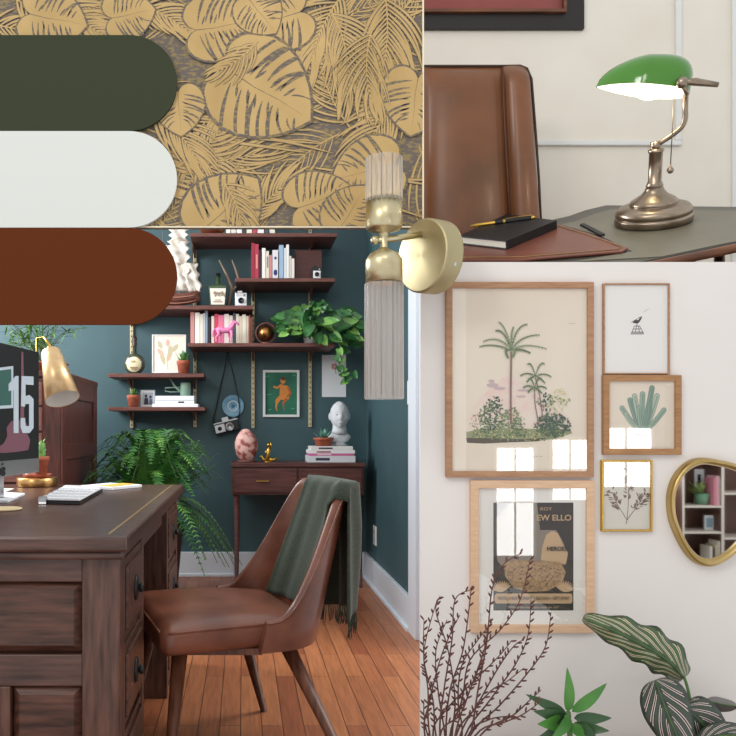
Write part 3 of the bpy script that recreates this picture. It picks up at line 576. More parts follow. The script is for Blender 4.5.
# ship model
p=at(182,'B',5.2); o=thing('model_ship',p,'model sailing ship with crumpled white sails and brown hull','model ship')
M_hull=wood('hull_wood','8d5747','5d342c',12); 
def hull(u,v):
    x=-.22+.34*u; ww=.055*math.sin(math.pi*min(1,.12+u*.88))**.6; a=math.pi*(v-.5); zz=.10+.03*(2*u-1)**2-(1-abs(math.sin(a)))*0-.075*math.cos(a); return p+Vector((x,ww*math.sin(a),zz))
hb=MB().surf(hull,16,10,M_hull); hb.surf(lambda u,v:p+Vector((-.22+.34*u,.055*math.sin(math.pi*min(1,.12+u*.88))**.6*(2*v-1),.095+.03*(2*u-1)**2)),16,2,M_hull)
for k in range(3): hb.tube([hull(i/12,.12+.1*k)-Vector((0,.003,0)) for i in range(1,12)],.003,flat('hull_band%d'%k,['c08a76','5a2f28','c08a76'][k]),5)
hb.b2(p+Vector((-.12,-.02,0)),p+Vector((.06,.02,.012)),M_hull).b2(p+Vector((-.08,-.006,.01)),p+Vector((-.07,.006,.04)),M_hull).b2(p+Vector((.0,-.006,.01)),p+Vector((.01,.006,.04)),M_hull); hb.build('hull',o)
mb=MB()
for x in (-.13,-.02,.07): mb.cyl(p+Vector((x,0,.1)),p+Vector((x,0,.52)),.004,M_br,.002)
mb.cyl(p+Vector((.1,0,.12)),p+Vector((.17,0,.17)),.004,M_br,.002); mb.build('mast',o)
M_sail=mat('sail_cloth','ece6dc',.9,0,'cfc6ba',30)
def sail(x,z0,w_,h,ph,sx=0):
    def f(u,v): 
        q=.006*math.sin(14*u+ph)+.01*math.sin(9*v+ph*2+5*u); edge=1+.22*math.sin(17*u+ph)*abs(2*v-1)
        return p+Vector((x+w_*(v-.5)*edge+sx*u, -.03*math.sin(math.pi*u)-.01+q, z0+h*u))
    MB().surf(f,14,8,M_sail).build('sail',o,solid=.002)
for a_ in ((-.13,.13,.14,.16,0),(-.13,.29,.13,.14,1),(-.015,.12,.12,.19,2),(-.02,.30,.13,.15,3),(-.02,.44,.11,.10,6)): sail(*a_)
sail(.085,.115,.095,.19,4,-.035)
# round bottle on shelf E
p=at(134.5,'E',5.2); o=thing('round_bottle',p,'rounded bottle with tall dark stopper on the left low shelf','bottle')
M_bt=flat('amber_glass','3f4538',.15,coat=.4)
MB().ball(p+Vector((0,0,.072)),.072,M_bt,24,(1,.45,1),fn=lambda d:1.0).b2(p+Vector((-.045,-.025,0)),p+Vector((.045,.025,.01)),M_bt).build('body',o)
MB().ball(p+Vector((0,-.010,.070)),.0585,flat('bottle_label','d9d0ab',.6),24,(.98,.45,1.0)).build('paper_label',o)
mb=MB(); mb.ball(p+Vector((-.004,-.034,.085)),.012,flat('label_tan','b09a70'),10,(1.5,.3,.7)); mb.b2(p+Vector((-.024,-.0375,.044)),p+Vector((.024,-.03,.05)),M_ink).b2(p+Vector((-.016,-.0375,.035)),p+Vector((.016,-.026,.039)),M_ink); mb.build('label_print',o)
MB().cyl(p+Vector((0,0,.135)),p+Vector((0,0,.19)),.014,M_bt,.012).build('neck',o)
MB().lathe([(.014,0),(.017,.02),(.012,.03),(.018,.045),(.012,.065),(0,.07)],p+Vector((0,0,.19)),flat('dark_stopper','3b2a26',.4)).build('stopper',o)
def framed(x0,y0,x1,y1,fw,d,th,mf,label,cat='picture',name='framed_print',matw=0,mm=None,glass=None,paper=None,z=None,group=None):
    q=P((x0+x1)/2,y1,d); o=thing(name,(q.x,d,q.z),label,cat,group)
    ring(MB(),x0,y0,x1,y1,fw,d,th,mf).build('frame',o,bevel=.0012)
    mb=MB(); bd=d-th*.45; fin_t=th
    A=P(x0+fw*.7,y0+fw*.7,bd); B=P(x1-fw*.7,y1-fw*.7,bd); z_=ring; mb.b2((A.x,bd,B.z),(B.x,bd+.002,A.z),paper or M_cream)
    art=Art(mb,bd-.0001); 
    def fin():
        mb.build('print',o)
        if glass: MB().b2((A.x,bd-.0035,B.z),(B.x,bd-.003,A.z),glass).build('glass',o)
    return o,art,fin
# leaning white print on shelf E
q,A_,fin=framed(152,334.5,186,373,1.2,5.22,.012,M_white,'white framed drawing of pale leaves leaning on the low shelf')
z=shelf_z['E']
M_l1=flat('sketch_beige','c9bf9e'); M_l2=flat('sketch_pink','d8b8a4')
for k,(x,y,a,l) in enumerate([(165,365,-1.9,14),(167,362,-1.2,12),(170,358,-1.5,13),(164,356,-2.3,10),(172,352,-.9,10),(168,347,-1.6,8),(162,349,-2.0,9)]): A_.lens(x,y,x+l*math.cos(a),y+l*math.sin(a),4.5,(M_l1,M_l2)[k%2])
A_.stroke([(168,370),(167,360),(169,346)],.8,M_l1); fin()
def succulent(p,r,h,label,n=12,ll=.06,group=None,wide=1.,mm=None,name='potted_succulent',up=.8):
    o=thing(name,p,label,'plant',group); rnd=random.Random(int(p.x*1000)); mm=mm or (M_green,M_green2)
    MB().lathe([(0,0),(r*.72,0),(r*.92,h*.72),(r,h*.75),(r,h),(r*.88,h),(r*.85,h*.8),(0,h*.8)],p,M_terra,n=24).build('pot',o)
    MB().cyl(p+Vector((0,0,h*.78)),p+Vector((0,0,h*.84)),r*.84,M_soil).build('soil',o)
    mb=MB()
    for k in range(n):
        a=k*2.4; t=k/n; d=Vector((math.cos(a)*(1-t*.7)*wide,math.sin(a)*(1-t*.7)*wide,up*(.5+t))).normalized(); b_=p+Vector((0,0,h*.83)); mb.leaf(b_,b_+d*ll*rnd.uniform(.8,1.15),ll*.32,rnd.choice(mm),bend=-.08,cup=.35)
    mb.build('leaves',o); return o
succulent(at(183.5,'E',5.14),.045,.088,'bushy succulent in a terracotta pot beside the leaning white print',16,.085,up=1.4)
succulent(at(133.5,'F',5.18),.044,.082,'spiky small cactus in a terracotta pot on the lowest shelf',14,.06,up=1.5)
# photo, watering can, white boxes on shelf F
q,A_,fin=framed(140.5,390,155,407.3,1.1,5.24,.01,flat('blue_grey_frame','c7cfde'),'small pale framed photograph of people behind the cactus','photograph','photo_frame')
M_d=flat('photo_dark','3b3f4a'); A_.rect(142.5,392.5,153,405,flat('photo_grey','b4bac6')); A_.ell(146,396,1.4,1.8,M_d); A_.poly([(144,404.5),(148.5,404.5),(148,398),(144.6,398)],M_d); A_.ell(150.5,397,1.2,1.6,M_d); A_.poly([(149,404.5),(152.6,404.5),(152,399),(149.4,399)],flat('photo_mid','6d7484')); fin()
a=at(176,'F',5.14); o=thing('white_box',a,'long flat white box lying on the lowest shelf','box')
MB().b2((SX(152,5.1),5.12,a.z),(SX(198,5.1),5.3,a.z+.022),M_paper).build('tray',o,bevel=.002)
MB().b2((SX(155,5.12),5.135,a.z+.0225),(SX(194,5.12),5.29,a.z+.075),M_paper).b2((SX(155,5.12)-.001,5.133,a.z+.045),(SX(194,5.12)+.001,5.292,a.z+.048),M_silver).build('box_body',o,bevel=.002)
MB().b2((SX(178,5.12),5.1335,a.z+.028),(SX(184,5.12),5.1345,a.z+.038),M_blk2).build('box_mark',o)
a=Vector((SX(178,5.2),5.2,a.z+.0757)); o=thing('watering_can',a,'mint green watering can standing on the white box','watering can'); M_mint=flat('mint_enamel','93b3a0',.45)
MB().lathe([(0,0),(.035,0),(.034,.085),(.03,.09),(.028,.085),(0,.08)],a+Vector((.05,0,0)),M_mint,n=24).build('body',o)
MB().tube([a+Vector((.03,0,.02)),a+Vector((-.02,0,.065)),a+Vector((-.055,0,.12))],.006,M_mint,8,[.01,.007,.005]).build('spout',o)
MB().tube([a+Vector((.02,0,.03)),a+Vector((-.05,0,.028)),a+Vector((-.085,0,.035)),a+Vector((-.085,0,.055)),a+Vector((-.03,0,.058)),a+Vector((.02,0,.06))],.004,M_mint).build('handle',o)
# copper globe in a ring, pink horse
p=at(266,'D',5.1); o=thing('copper_globe',p,'round copper globe held by a wooden ring left of the trailing plant','globe')
mb=MB(); 
for r_ in (.066,): mb.tube([p+Vector((r_*math.cos(t),0,.072+r_*math.sin(t))) for t in [6.2832*i/32 for i in range(33)]],.005,M_hull,6)
mb.lathe([(0,0),(.035,0),(.03,.012),(0,.014)],p,M_hull).build('ring_stand',o)
MB().ball(p+Vector((0,0,.072)),.052,mat('copper_foil','b07a45',.3,.9,'5d3a26',25),24).build('globe',o)
M_pk=flat('pink_plastic','e884b4',.45); p=at(225,'D',5.03)
def horse(p):
    mb=MB(); s=.075
    def tb(pts,rs): mb.tube([p+Vector((x*s,y*s,z*s)) for x,y,z in pts],0,M_pk,10,[r*s for r in rs])
    tb([(-.78,0,1.02),(-.6,0,1.08),(-.2,0,1.0),(.2,0,1.0),(.5,0,1.1),(.66,0,1.15)],[.12,.26,.27,.25,.27,.14])
    tb([(.45,0,1.15),(.66,0,1.4),(.8,0,1.66),(.86,0,1.8)],[.24,.18,.14,.1]); tb([(.76,0,1.74),(.95,0,1.7),(1.14,0,1.52),(1.2,0,1.45)],[.11,.13,.09,.07])
    for x,y,b in ((.5,-.13,.12),(.42,.13,-.1)): tb([(x,y,.98),(x+b,y,.6),(x+b*.4,y,.3),(x+b*.5,y,.06),(x+b*.5+.05,y,.0)],[.15,.1,.06,.06,.07])
    for x,y,b in ((-.6,-.13,-.16),(-.5,.13,.1)): tb([(x,y,1.0),(x+.1,y,.68),(x+b,y,.42),(x+b+.02,y,.06),(x+b+.08,y,.0)],[.2,.13,.07,.06,.07])
    tb([(-.8,0,1.15),(-1.0,0,1.0),(-1.06,0,.6),(-1.0,0,.4)],[.06,.09,.09,.02])
    tb([(.42,0,1.38),(.58,0,1.62),(.74,0,1.86)],[.07,.08,.05]); tb([(.78,-.05,1.82),(.79,-.05,1.95)],[.04,.01]); tb([(.78,.05,1.82),(.79,.05,1.95)],[.04,.01])
    return mb
tag(horse(p+Vector((0,0,.006))).build('horse_figurine'),'bright pink toy horse in front of the shelf books','horse')
# trailing pothos
M_po=mat('pothos_green','3f7a3c',.35,0,'24552a',18); M_po2=mat('pothos_light','86b45a',.35,0,'5c9447',18)
p=at(312,'D',5.2); o=thing('trailing_pothos',p,'leafy green pothos trailing over the end of the long shelf','plant')
MB().lathe([(0,0),(.05,0),(.065,.09),(.06,.09),(.05,.07),(0,.07)],p,flat('white_pot','c9c7c0',.5)).build('pot',o)
def heart(mb,c,d,nn,L,m):
    d=d.normalized(); nn=(nn-d*nn.dot(d)).normalized(); s=d.cross(nn)
    def f(u,v):
        x=(v-.5)*2; ww=L*.42*(math.sin(math.pi*min(1,(u*.9+.1)**.62)))**.8 if u<1 else 0; back=-.14*L*abs(x)*(1-u)**2
        return c+d*(u*L+back)+s*x*ww+nn*(-.12*L*u*u+.1*L*abs(x))
    mb.surf(f,6,4,m)
mb=MB(); st=MB(); rnd=random.Random(21); top=p+Vector((0,0,.09))
for k in range(125):
    t=rnd.random(); px=281+rnd.betavariate(1.2,1.5)*78; lo=335 if px<320 else 352; hi=300+abs(px-318)*.45; py=lo-(lo-hi)*rnd.random()**.8; d_=rnd.uniform(4.93,5.2); c=P(px,py,d_)
    if c.z<shelf_z['D']+.02 and c.x<SX(337): c.z=shelf_z['D']+.03
    di=Vector((c.x-top.x,rnd.uniform(-.12,.02),rnd.uniform(-.12,.03))); heart(mb,c,di,Vector((rnd.uniform(-.5,.5),-1,rnd.uniform(.1,.9))),rnd.uniform(.062,.1),M_po if rnd.random()<.68 else M_po2)
    if k%3==0: st.tube(bez(top,(top+c)/2+Vector((0,0,.08)),c,6),.002,M_stem,5)
vine=[P(x,y,4.97) for x,y in ((338,338),(341,350),(340,362),(344,372),(350,380))]; st.tube([top,top+Vector((.08,-.12,.05))]+vine,.003,M_stem,6)
for k,(x,y) in enumerate([(336,356),(342,358),(339,366),(345,368),(341,373),(347,372),(350,376),(347,380),(353,372),(339,349)]): heart(mb,P(x,y,4.95),Vector((rnd.uniform(-1,1),-.3,-.6)),Vector((rnd.uniform(-.4,.4),-1,.4)),.055,M_po2 if k%2 else M_po)
for k,(x,y) in enumerate([(352,330),(357,326),(360,322),(355,337),(349,320),(345,312),(352,315)]): heart(mb,P(x,y,4.98),Vector((rnd.uniform(.2,1),-.3,-.4)),Vector((rnd.uniform(-.4,.4),-1,.4)),.065,M_po2 if k%3==0 else M_po)
mb.build('leaves',o); st.build('vines',o)
# wall hung things
q,A_,fin=framed(263,370,299.5,417,2.4,BW-.001,.02,flat('white_frame','dfe0dc'),'white framed green painting of an orange seated figure','painting','framed_painting',paper=mat('painting_green','2f7a5c',.7,0,'1f5a4c',6))
M_or=flat('figure_orange','d8893e',.7); M_or2=flat('figure_shade','b9602f',.7); M_hr=flat('figure_hair','5e3a22')
A_.ell(283,380.5,2.6,3.3,M_or); A_.ell(283.4,378.6,2.6,1.9,M_hr); A_.poly([(280,384),(288,386),(289.5,392),(289,399),(282,400),(279.5,394)],M_or); A_.stroke([(280.5,385.5),(277,388),(273.5,386.5)],2.2,M_or)
A_.stroke([(288,387),(290.5,393),(287,397)],2.2,M_or2); A_.stroke([(286.5,398),(280,397.5),(276.5,402)],4.2,M_or); A_.stroke([(287,398.5),(283,403),(284,410)],3.4,M_or2,True); A_.stroke([(277,401),(276,407),(277,411)],2.6,M_or,True)
for x,y,r_ in ((267,377,2.5),(294,376,2),(269,395,3),(293,409,2.4),(270,410,2)): A_.lens(x-r_,y,x+r_,y-1,1.2,flat('paint_stroke','4f9a72'))
fin()
o=MB().b2((P(322,0,BW-.004).x,BW-.004,P(0,397,BW).z),(P(346,0,BW-.004).x,BW-.0005,P(0,355,BW).z),M_paper); A_=Art(o,BW-.0045); M_ros=flat('rose_ink','d98a86')
for k in range(5): A_.ell(334.5+2*math.cos(k*1.26),366.5+2*math.sin(k*1.26),1.5,1.3,M_ros)
A_.stroke([(335,368),(336,374)],.5,M_stem); tag(o.build('paper_poster'),'plain white paper with a small pink flower pinned to the teal wall','poster')
pc=P(233,406,BW-.02); o=thing('wall_plate',pc,'light blue round plate hung on the teal wall','plate')
MB().lathe([(0,0),(.045,.001),(.055,.006),(.074,.014),(.076,.018),(.07,.018),(.05,.006),(0,.004)],pc+Vector((0,.018,0)),mat('blue_glaze','86b6cf',.25,0,'6fa3c2',30),(0,-1,0),n=40).build('dish',o)
MB().lathe([(.03,.0075),(.033,.010),(.036,.0105),(.039,.0075)],pc+Vector((0,.018,0)),flat('blue_line','d6e8f0',.3),(0,-1,0),n=36).lathe([(0,.0065),(.008,.008),(.012,.0055)],pc+Vector((0,.018,0)),flat('blue_dark','3b6f96',.3),(0,-1,0)).build('glaze_pattern',o)
# hanging film camera
pk=P(227,427,BW-.045); rot=Euler((0,R(-14),0)).to_matrix(); o=thing('hanging_camera',P(228,353,BW-.01),'silver and black film camera hanging by its black strap','camera')
def cv(x,y,z): return pk+rot@Vector((x,y,z))
MB().box(cv(0,0,0),(.17,.04,.075),M_black,rot).build('body',o,bevel=.006)
MB().box(cv(0,0,.036),(.17,.036,.014),M_silver,rot).box(cv(-.048,-.021,.0),(.07,.003,.055),M_silver,rot).box(cv(-.0,0,.055),(.045,.034,.028),M_silver,rot).build('top_plate',o,bevel=.002)
MB().lathe([(0,0),(.03,0),(.03,.02),(.026,.04),(.022,.04),(.02,.03),(0,.028)],cv(.02,-.02,-.003),M_silver,rot@Vector((0,-1,0)),n=28).build('lens',o)
MB().cyl(cv(.06,0,.04),cv(.06,0,.055),.011,M_silver).cyl(cv(-.06,0,.04),cv(-.06,0,.052),.013,M_silver).lathe([(0,0),(.014,0),(.014,.004),(0,.004)],cv(-.05,-.022,0),M_black,(0,-1,0)).build('dials',o)
nail=P(228,353,BW-.012)
mb=MB().tube([cv(-.086,0,.03),P(214,418,BW-.02),P(221,385,BW-.015),nail,P(234,378,BW-.03),P(238.5,398,BW-.045),P(240,410,BW-.045),cv(.086,0,.03)],.0042,M_blk2,6); mb.build('strap',o); MB().cyl(nail+Vector((0,.012,0)),nail-Vector((0,.008,0)),.005,M_blk2).build('nail',o)
# console table with its things
TZ=SZ(463,4.95); M_con=wood('console_wood','6b3f3a','472724',4,(1.5,14,14),.4)
xa,xb=SX(231,4.95),SX(366,4.95)-.004
ct=thing('console_table',((xa+xb)/2,5.15,0),'slim dark reddish wooden sideboard with two drawers against the teal wall','table')
MB().b2((xa,4.95,TZ-.025),(xb,5.36,TZ),M_con).b2((xa+.005,4.97,TZ-.205),(xb-.005,5.355,TZ-.024),M_con).build('body',ct,bevel=.003)
xm=(xa+xb)/2
for x0,x1 in ((xa+.02,xm-.006),(xm+.006,xb-.02)):
    d=MB().b2((x0,4.958,TZ-.19),(x1,4.972,TZ-.035),M_con).build('drawer',ct,bevel=.003); MB().b2(((x0+x1)/2-.04-.02,4.945,TZ-.118),((x0+x1)/2+.02,4.957,TZ-.112),M_gold).build('drawer_pull',d)
for x in (xa+.035,xb-.035):
    for y in (5.0,5.32): MB().cyl((x,y,TZ-.205),(x+(.012 if x>xm else -.0),y,0),.02,M_con,.012,12).build('leg',ct)
def tt(px,d): return Vector((SX(px,d),d,TZ+.0005))
p=tt(246.5,5.1); rnd=random.Random(3); lump=[Vector((rnd.gauss(0,1),rnd.gauss(0,1),rnd.gauss(0,1))).normalized() for _ in range(60)]
def rk(d): return 1.04-.9*(1-max(q.dot(d.normalized()) for q in lump))
o=MB().ball(p+Vector((0,0,.107)),.118,mat('rose_crystal','e0b3a8',.45,0,'96443f',22,bump=.6,lo=.42,hi=.56),18,(.64,.5,.93),fn=rk).lathe([(0,0),(.065,0),(.062,.012),(0,.014)],p,M_shelf); tag(o.build('crystal_rock'),'pink crystal rock on the left end of the sideboard','crystal')  # plain crystal rock on a low wooden base, no lamp inside
p=tt(268,5.08); mb=MB(); G_=M_gold
def tb(pts,rs,m=G_): mb.tube([p+Vector(v)*.14 for v in pts],0,m,10,[r*.14 for r in rs])
mb.lathe([(0,0),(.03,0),(.028,.006),(0,.007)],p,G_)
tb([(.0,0,.12),(0,0,.35),(.03,0,.55),(.03,0,.72)],[.13,.09,.1,.04]); mb.ball(p+Vector((.03,0,.8))*.14,.0125,G_); tb([(0,0,.14),(-.22,-.05,.12),(-.3,0,.3),(-.42,0,.2)],[.09,.07,.05,.03]); tb([(0,0,.14),(.25,-.05,.1),(.4,-.02,.2),(.5,0,.12)],[.09,.07,.05,.03])
tb([(0.0,0,.62),(-.12,-.04,.45),(.02,-.06,.36)],[.04,.035,.03]); tb([(.08,0,.62),(.15,-.03,.78),(.1,0,.95)],[.04,.035,.03]); tag(mb.build('gold_figurine'),'small shiny gold seated figurine beside the pink crystal rock','figurine')
z=TZ+.0006; mags=[(308,355.5,.042,'d7d9de','thick pale grey book, bottom of the stack under the bust','3a3f52'),(309.5,354,.014,'d0669a','thin pink book in the stack under the bust','f3dfe8'),(309,355,.022,'e9e8ea','white book second from the top of the stack under the bust','a04a5c'),(311,353,.024,'e4e2e0','topmost white book of the stack under the bust','2b2b33')]
for x0,x1,h,c,l,c2 in mags:
    a=SX(x0,5.02); b_=SX(x1,5.02); o=thing('coffee_table_book',((a+b_)/2,5.14,z),l,'book','lying books on the sideboard')
    MB().b2((a,5.02,z),(b_,5.26,z+h),flat('cover_'+c,c,.5)).build('cover',o,bevel=.0015)
    MB().b2((a+.05,5.019,z+h*.3),(a+.05+.09,5.0202,z+h*.7),flat('title_'+c2,c2)).build('spine_title',o); z+=h+.0005
succulent(Vector((SX(323.5,5.09),5.09,z)),.066,.055,'blue green succulent in a wide terracotta bowl on the stacked books',16,.075,wide=1.3,mm=(flat('succulent_blue','7fb09f'),flat('succulent_teal','5e9080')),up=.9)
# bust
p=Vector((SX(339.5,5.17),5.17,z)); mb=MB(); M_bust=mat('plaster','d3d6da',.7,0,'c3c6ca',12); s=.001
mb.lathe([(0,0),(.052,0),(.05,.012),(.04,.02),(.042,.03)],p,M_bust,n=28)
def chest(u,v):
    a=2*math.pi*v; zz=.025+.07*u; rx=.072*(1-u**3*.55)*(.75+.5*min(1,u*2)*(1-u*.35)); ry=.04*(1-.3*u); return p+Vector((rx*math.cos(a),ry*math.sin(a),zz))
mb.surf(chest,8,24,M_bust); mb.tube([p+Vector((0,.004,.085)),p+Vector((0,.002,.105)),p+Vector((0,0,.13)),p+Vector((0,-.002,.165))],0,M_bust,18,[.055,.048,.045,.046])
hc=p+Vector((0,-.004,.200))
def headf(d):
    n=d.normalized(); k=1.; g=lambda x,z,w,a: a*math.exp(-((n.x-x)**2+(n.z-z)**2)/w**2) if n.y<0 else 0
    k+=g(0,-.14,.12,.24)+g(0,.06,.07,.14)+g(-.36,.06,.15,-.14)+g(.36,.06,.15,-.14)+g(0,.32,.3,.04)+g(0,-.5,.14,.05)+g(0,-.42,.05,-.03)+g(0,-.78,.2,.07)+g(-.3,.28,.2,.03)+g(.3,.28,.2,.03)
    if n.z<-.3: k*=1-.18*(-n.z-.3)*abs(n.x)
    if n.z>.45: k+=.02*math.sin(14*n.x)*math.cos(9*n.z+4*n.y)
    return k
mb.ball(hc,.084,M_bust,48,(.76,.9,1.12),fn=headf)
for s_ in (-1,1): mb.ball(hc+Vector((s_*.064,.008,-.006)),.021,M_bust,12,(.4,.7,1.2)); mb.ball(hc+Vector((s_*.024,-.063,.008)),.009,M_bust,10,(1.3,.7,.7))
mb.ball(hc+Vector((0,-.068,-.046)),.011,M_bust,10,(1.5,.6,.45)); o=mb.build('plaster_bust'); tag(o,'white plaster head and neck bust standing on stacked books','bust')
# switch and outlet on the right wall
def rw(px): return (.854)*F/(px-VX)
y0,y1=rw(414),rw(408.5); o=thing('light_switch',(.854,(y0+y1)/2,SZ(406,4)),'white wall switch beside the white door casing','switch')
MB().b2((.847,y0,SZ(404,(y0+y1)/2)),(.854,y1,SZ(380,(y0+y1)/2)),M_white).build('plate',o,bevel=.002); MB().b2((.842,(y0+y1)/2-.012,SZ(395,(y0+y1)/2)),(.848,(y0+y1)/2+.012,SZ(389,(y0+y1)/2)),M_paper).build('rocker',o)
ym=rw(375.5); o=thing('wall_outlet',(.854,ym,SZ(545,ym)),'white power outlet low on the dark right wall','outlet')
MB().b2((.847,ym-.05,SZ(545,ym)),(.854,ym+.05,SZ(526,ym)),M_white).build('plate',o,bevel=.002); MB().b2((.8455,ym-.015,SZ(534,ym)),(.848,ym+.015,SZ(529,ym)),M_silver).b2((.8455,ym-.015,SZ(542,ym)),(.848,ym+.015,SZ(537,ym)),M_silver).build('sockets',o)
# ---------------------------------------------------------------- leather chair
M_lea=mat('tan_leather','8d5641',.33,0,'693c2c',7,bump=.08,detail=5,coat=.15); M_leg=wood('chair_leg_wood','7d4d38','52301f',6,(12,12,1.5),.4)
CM=Matrix.Translation((-.025,2.45,0))@Matrix.Rotation(R(17),4,'Z')
ch=thing('leather_chair',(0,0,0),'tan leather armchair with tapered wooden legs pulled up to the desk','chair',M=CM)
def L(x,y,z): return CM@Vector((x,y,z))
def seatf(u,v):   # u along depth, v around section
    x=-.29+.46*u; 
    hw=(.285-.05*u)*(1-.0*u); e=min(1,math.sin(math.pi*min(1,max(0,u*1.0)))*9+.0)**.3 if 0<u<1 else 0
    a=2*math.pi*v; ca,sa=math.cos(a),math.sin(a); pw=lambda q,e_: math.copysign(abs(q)**e_,q)
    yy=pw(ca,.28)*hw*(.93+.07*e); zz=.43+pw(sa,.4)*.042*(.55+.45*e)+(.016*(1-ca*ca)*(sa>0)*math.sin(math.pi*u))
    return L(x,yy,zz-.008*u)
sb=MB().surf(seatf,24,48,M_lea); cap=[seatf(0,j/48) for j in range(48)]; sb.add(cap,[tuple(range(48))],M_lea); cap=[seatf(1,j/48) for j in range(48)]; sb.add(cap,[tuple(range(47,-1,-1))],M_lea)
so=sb.build('seat',ch,weld=True)
MB().tube([L(-.291,-.262+.524*i/12,.462+.0*i) for i in range(13)],.003,M_lea,6).tube([L(-.27+.3*i/8,-.283+.028*i/8,.461) for i in range(9)],.0028,M_lea,6).build('seat_piping',so)
def HT(u):
    k=min(1,max(0,(1-abs(u))/.52)); k=k*k*(3-2*k); return .462+.375*k
def shell(u,t,off=0.):
    zt=HT(u); z=.385+(zt-.385)*t; hh=max(0,z-.43); a=u*math.pi/2
    ca=abs(math.cos(a))**.62; sa=math.sin(a); rx=.235+off; ry=.283+off
    x=.005+rx*ca+.27*hh - .05*max(0,.43-z)/.05*.3
    y=ry*math.copysign(abs(sa)**.85,sa)*(1-.42*hh)
    return (x,y,z)
TK=.030
def shellf(u,v):
    U=-1+2*u
    if v<.46: q=shell(U,v/.46,0); 
    elif v<=.54:
        k=(v-.46)/.08; q0=shell(U,1,0); q=(q0[0]+0,q0[1],q0[2]); o_=-TK*k; q=shell(U,1,o_); q=(q[0],q[1],q[2]+.008*math.sin(math.pi*k))
    else: q=shell(U,1-(v-.54)/.46,-TK)
    return L(*q)
b=MB().surf(shellf,56,50,M_lea); 
for e in (0,1): b.add([shellf(e,j/50) for j in range(51)],[tuple(range(51))],M_lea)
bo=b.build('backrest',ch)
MB().tube([L(*[q+dz for q,dz in zip(shell(-1+2*i/60,1,.001),(0,0,.003))]) for i in range(61)],.0032,M_lea,6).build('back_piping',bo)
for top,ft in (((-.22,-.2,.395),(-.27,-.25,0)),((-.22,.2,.395),(-.28,.33,0)),((.1,-.17,.39),(.27,-.29,0)),((.06,.16,.39),(.2,.31,0))):
    MB().cyl(L(*top),L(*ft),.023,M_leg,.012,16).build('leg',ch)
MB().surf(lambda u,v:L(-.24+.42*u,(-.2+.4*v),.392),1,1,M_leg).b2(L(-.2,-.2,.375),L(.12,.12,.393),M_leg).build('seat_base',ch)
# throw over the chair back
M_thr=mat('green_wool','434d3f',.95,0,'343d32',160,(1,1,1),.3,sheen=.15)
th=thing('throw_blanket',(0,0,0),'dark green fringed wool throw draped over the chair back','blanket',M=CM)
U0,U1=-.60,.40
def thrf(u,v):
    U=U0+(U1-U0)*v; L1=.40;L2=.02;L3=.37; s=u*(L1+L2+L3); wob=.005*math.sin(26*v+2)+.004*math.sin(11*v+7*u); h=HT(U)
    if s<L1:
        t=1-(L1-s)/(h-.385)*.95; skew=.0; q=shell(U+.12*(1-s/L1),t,-TK-.012+wob*.6); 
    elif s<L1+L2:
        k=(s-L1)/L2; q=shell(U,1,-TK-.012+(TK+.026)*k); q=(q[0],q[1],q[2]+.012+.006*math.sin(math.pi*k))
    else:
        k=(s-L1-L2); q=shell(U,1,.016); q=(q[0]+.006+.008*min(1,k*8)-.04*k+wob*1.8, q[1]*(1-.1*k), q[2]+.01-k/L3*(q[2]+.01-.435-.02*math.sin(5*v)))
    return L(*q)
MB().surf(thrf,60,50,M_thr).build('cloth',th,solid=.006)
mb=MB(); rnd=random.Random(6)
for k in range(70):
    v=(k+.5)/70; a=thrf(1,v); e=a+Vector((rnd.uniform(-.008,.008),rnd.uniform(-.006,.006),-.05-rnd.random()*.015)); mb.tube([a,(a+e)/2+Vector((rnd.uniform(-.004,.004),0,0)),e],.0017,M_thr,4)
    if k%1==0:
        a=thrf(0,v); 
mb.build('fringe',th)
# ================================================================ DESK NICHE (upper right)
NV=(Matrix.Rotation(R(2.2),3,Vector((.4505,.857,.2527)))@Vector((-.209,-.397,.894))).normalized(); O_=P(653,223,1.9); LS=1.9/1.78*.89
def dk(px,py,h=0.):   # point on the sloping desk top under a picture point, raised by h
    r=Vector(((px-VX)/F,1,(VY-py)/F)); c=Vector((0,0,EYE)); t=(O_-c).dot(NV)/r.dot(NV); return c+r*t+NV*h
M_dtop=mat('desk_leather_top','413e36',.35,0,'36332c',8,coat=.1); M_rim=wood('desk_rim_wood','7a4a2c','4d2c1a',4,(2,12,12),.3); M_in=mat('desk_inset','757162',.4,0,'686455',6)
nd=thing('executive_desk',dk(600,262,-.1),'dark topped desk with a wooden rim under the green lamp','desk')
out=[(424,264),(630,264),(690,252),(736,242.5),(790,233),(790,207),(736,206.5),(606,205),(585,210),(568,216),(548,220.5),(424,222)]
MB().prism([dk(x,y,-.02) for x,y in out][::1],NV*.02,M_dtop).build('desk_top',nd,bevel=.003)
ins=[(574,262),(662,257),(724,244),(790,232),(790,211),(735,211),(612,209.5),(596,214),(575,222),(560,225),(600,236),(632,252)]
MB().prism([dk(x,y,.0004) for x,y in ins],NV*.0008,M_in).build('inset',nd)
MB().tube([dk(x,y,-.008) for x,y in ((560,266),(640,264.5),(690,254),(736,244.5),(790,235))],.010,M_rim,10).build('edge_rim',nd)
MB().b2((.66,1.72,1.201),(1.5,1.95,1.30),M_rim).build('pedestal',nd); 
for a in ((540,258),(690,245),(600,212),(720,212)):
    q=dk(*a,-.02); MB().cyl(q,(max(.6,q.x),max(1.68,q.y),1.201),.012,M_rim).build('leg',nd)
M_blot=mat('red_brown_leather','7c4636',.35,0,'6b392c',14,bump=.05)
bl=MB().prism([dk(x,y,.0015) for x,y in ((424,263),(520,262.5),(622,254),(628,250.5),(590,236),(552,224.5),(424,225))],NV*.005,M_blot); o=bl.build('desk_blotter',bevel=.0015)
tag(o,'reddish brown leather desk pad beneath the black notebook','desk pad')
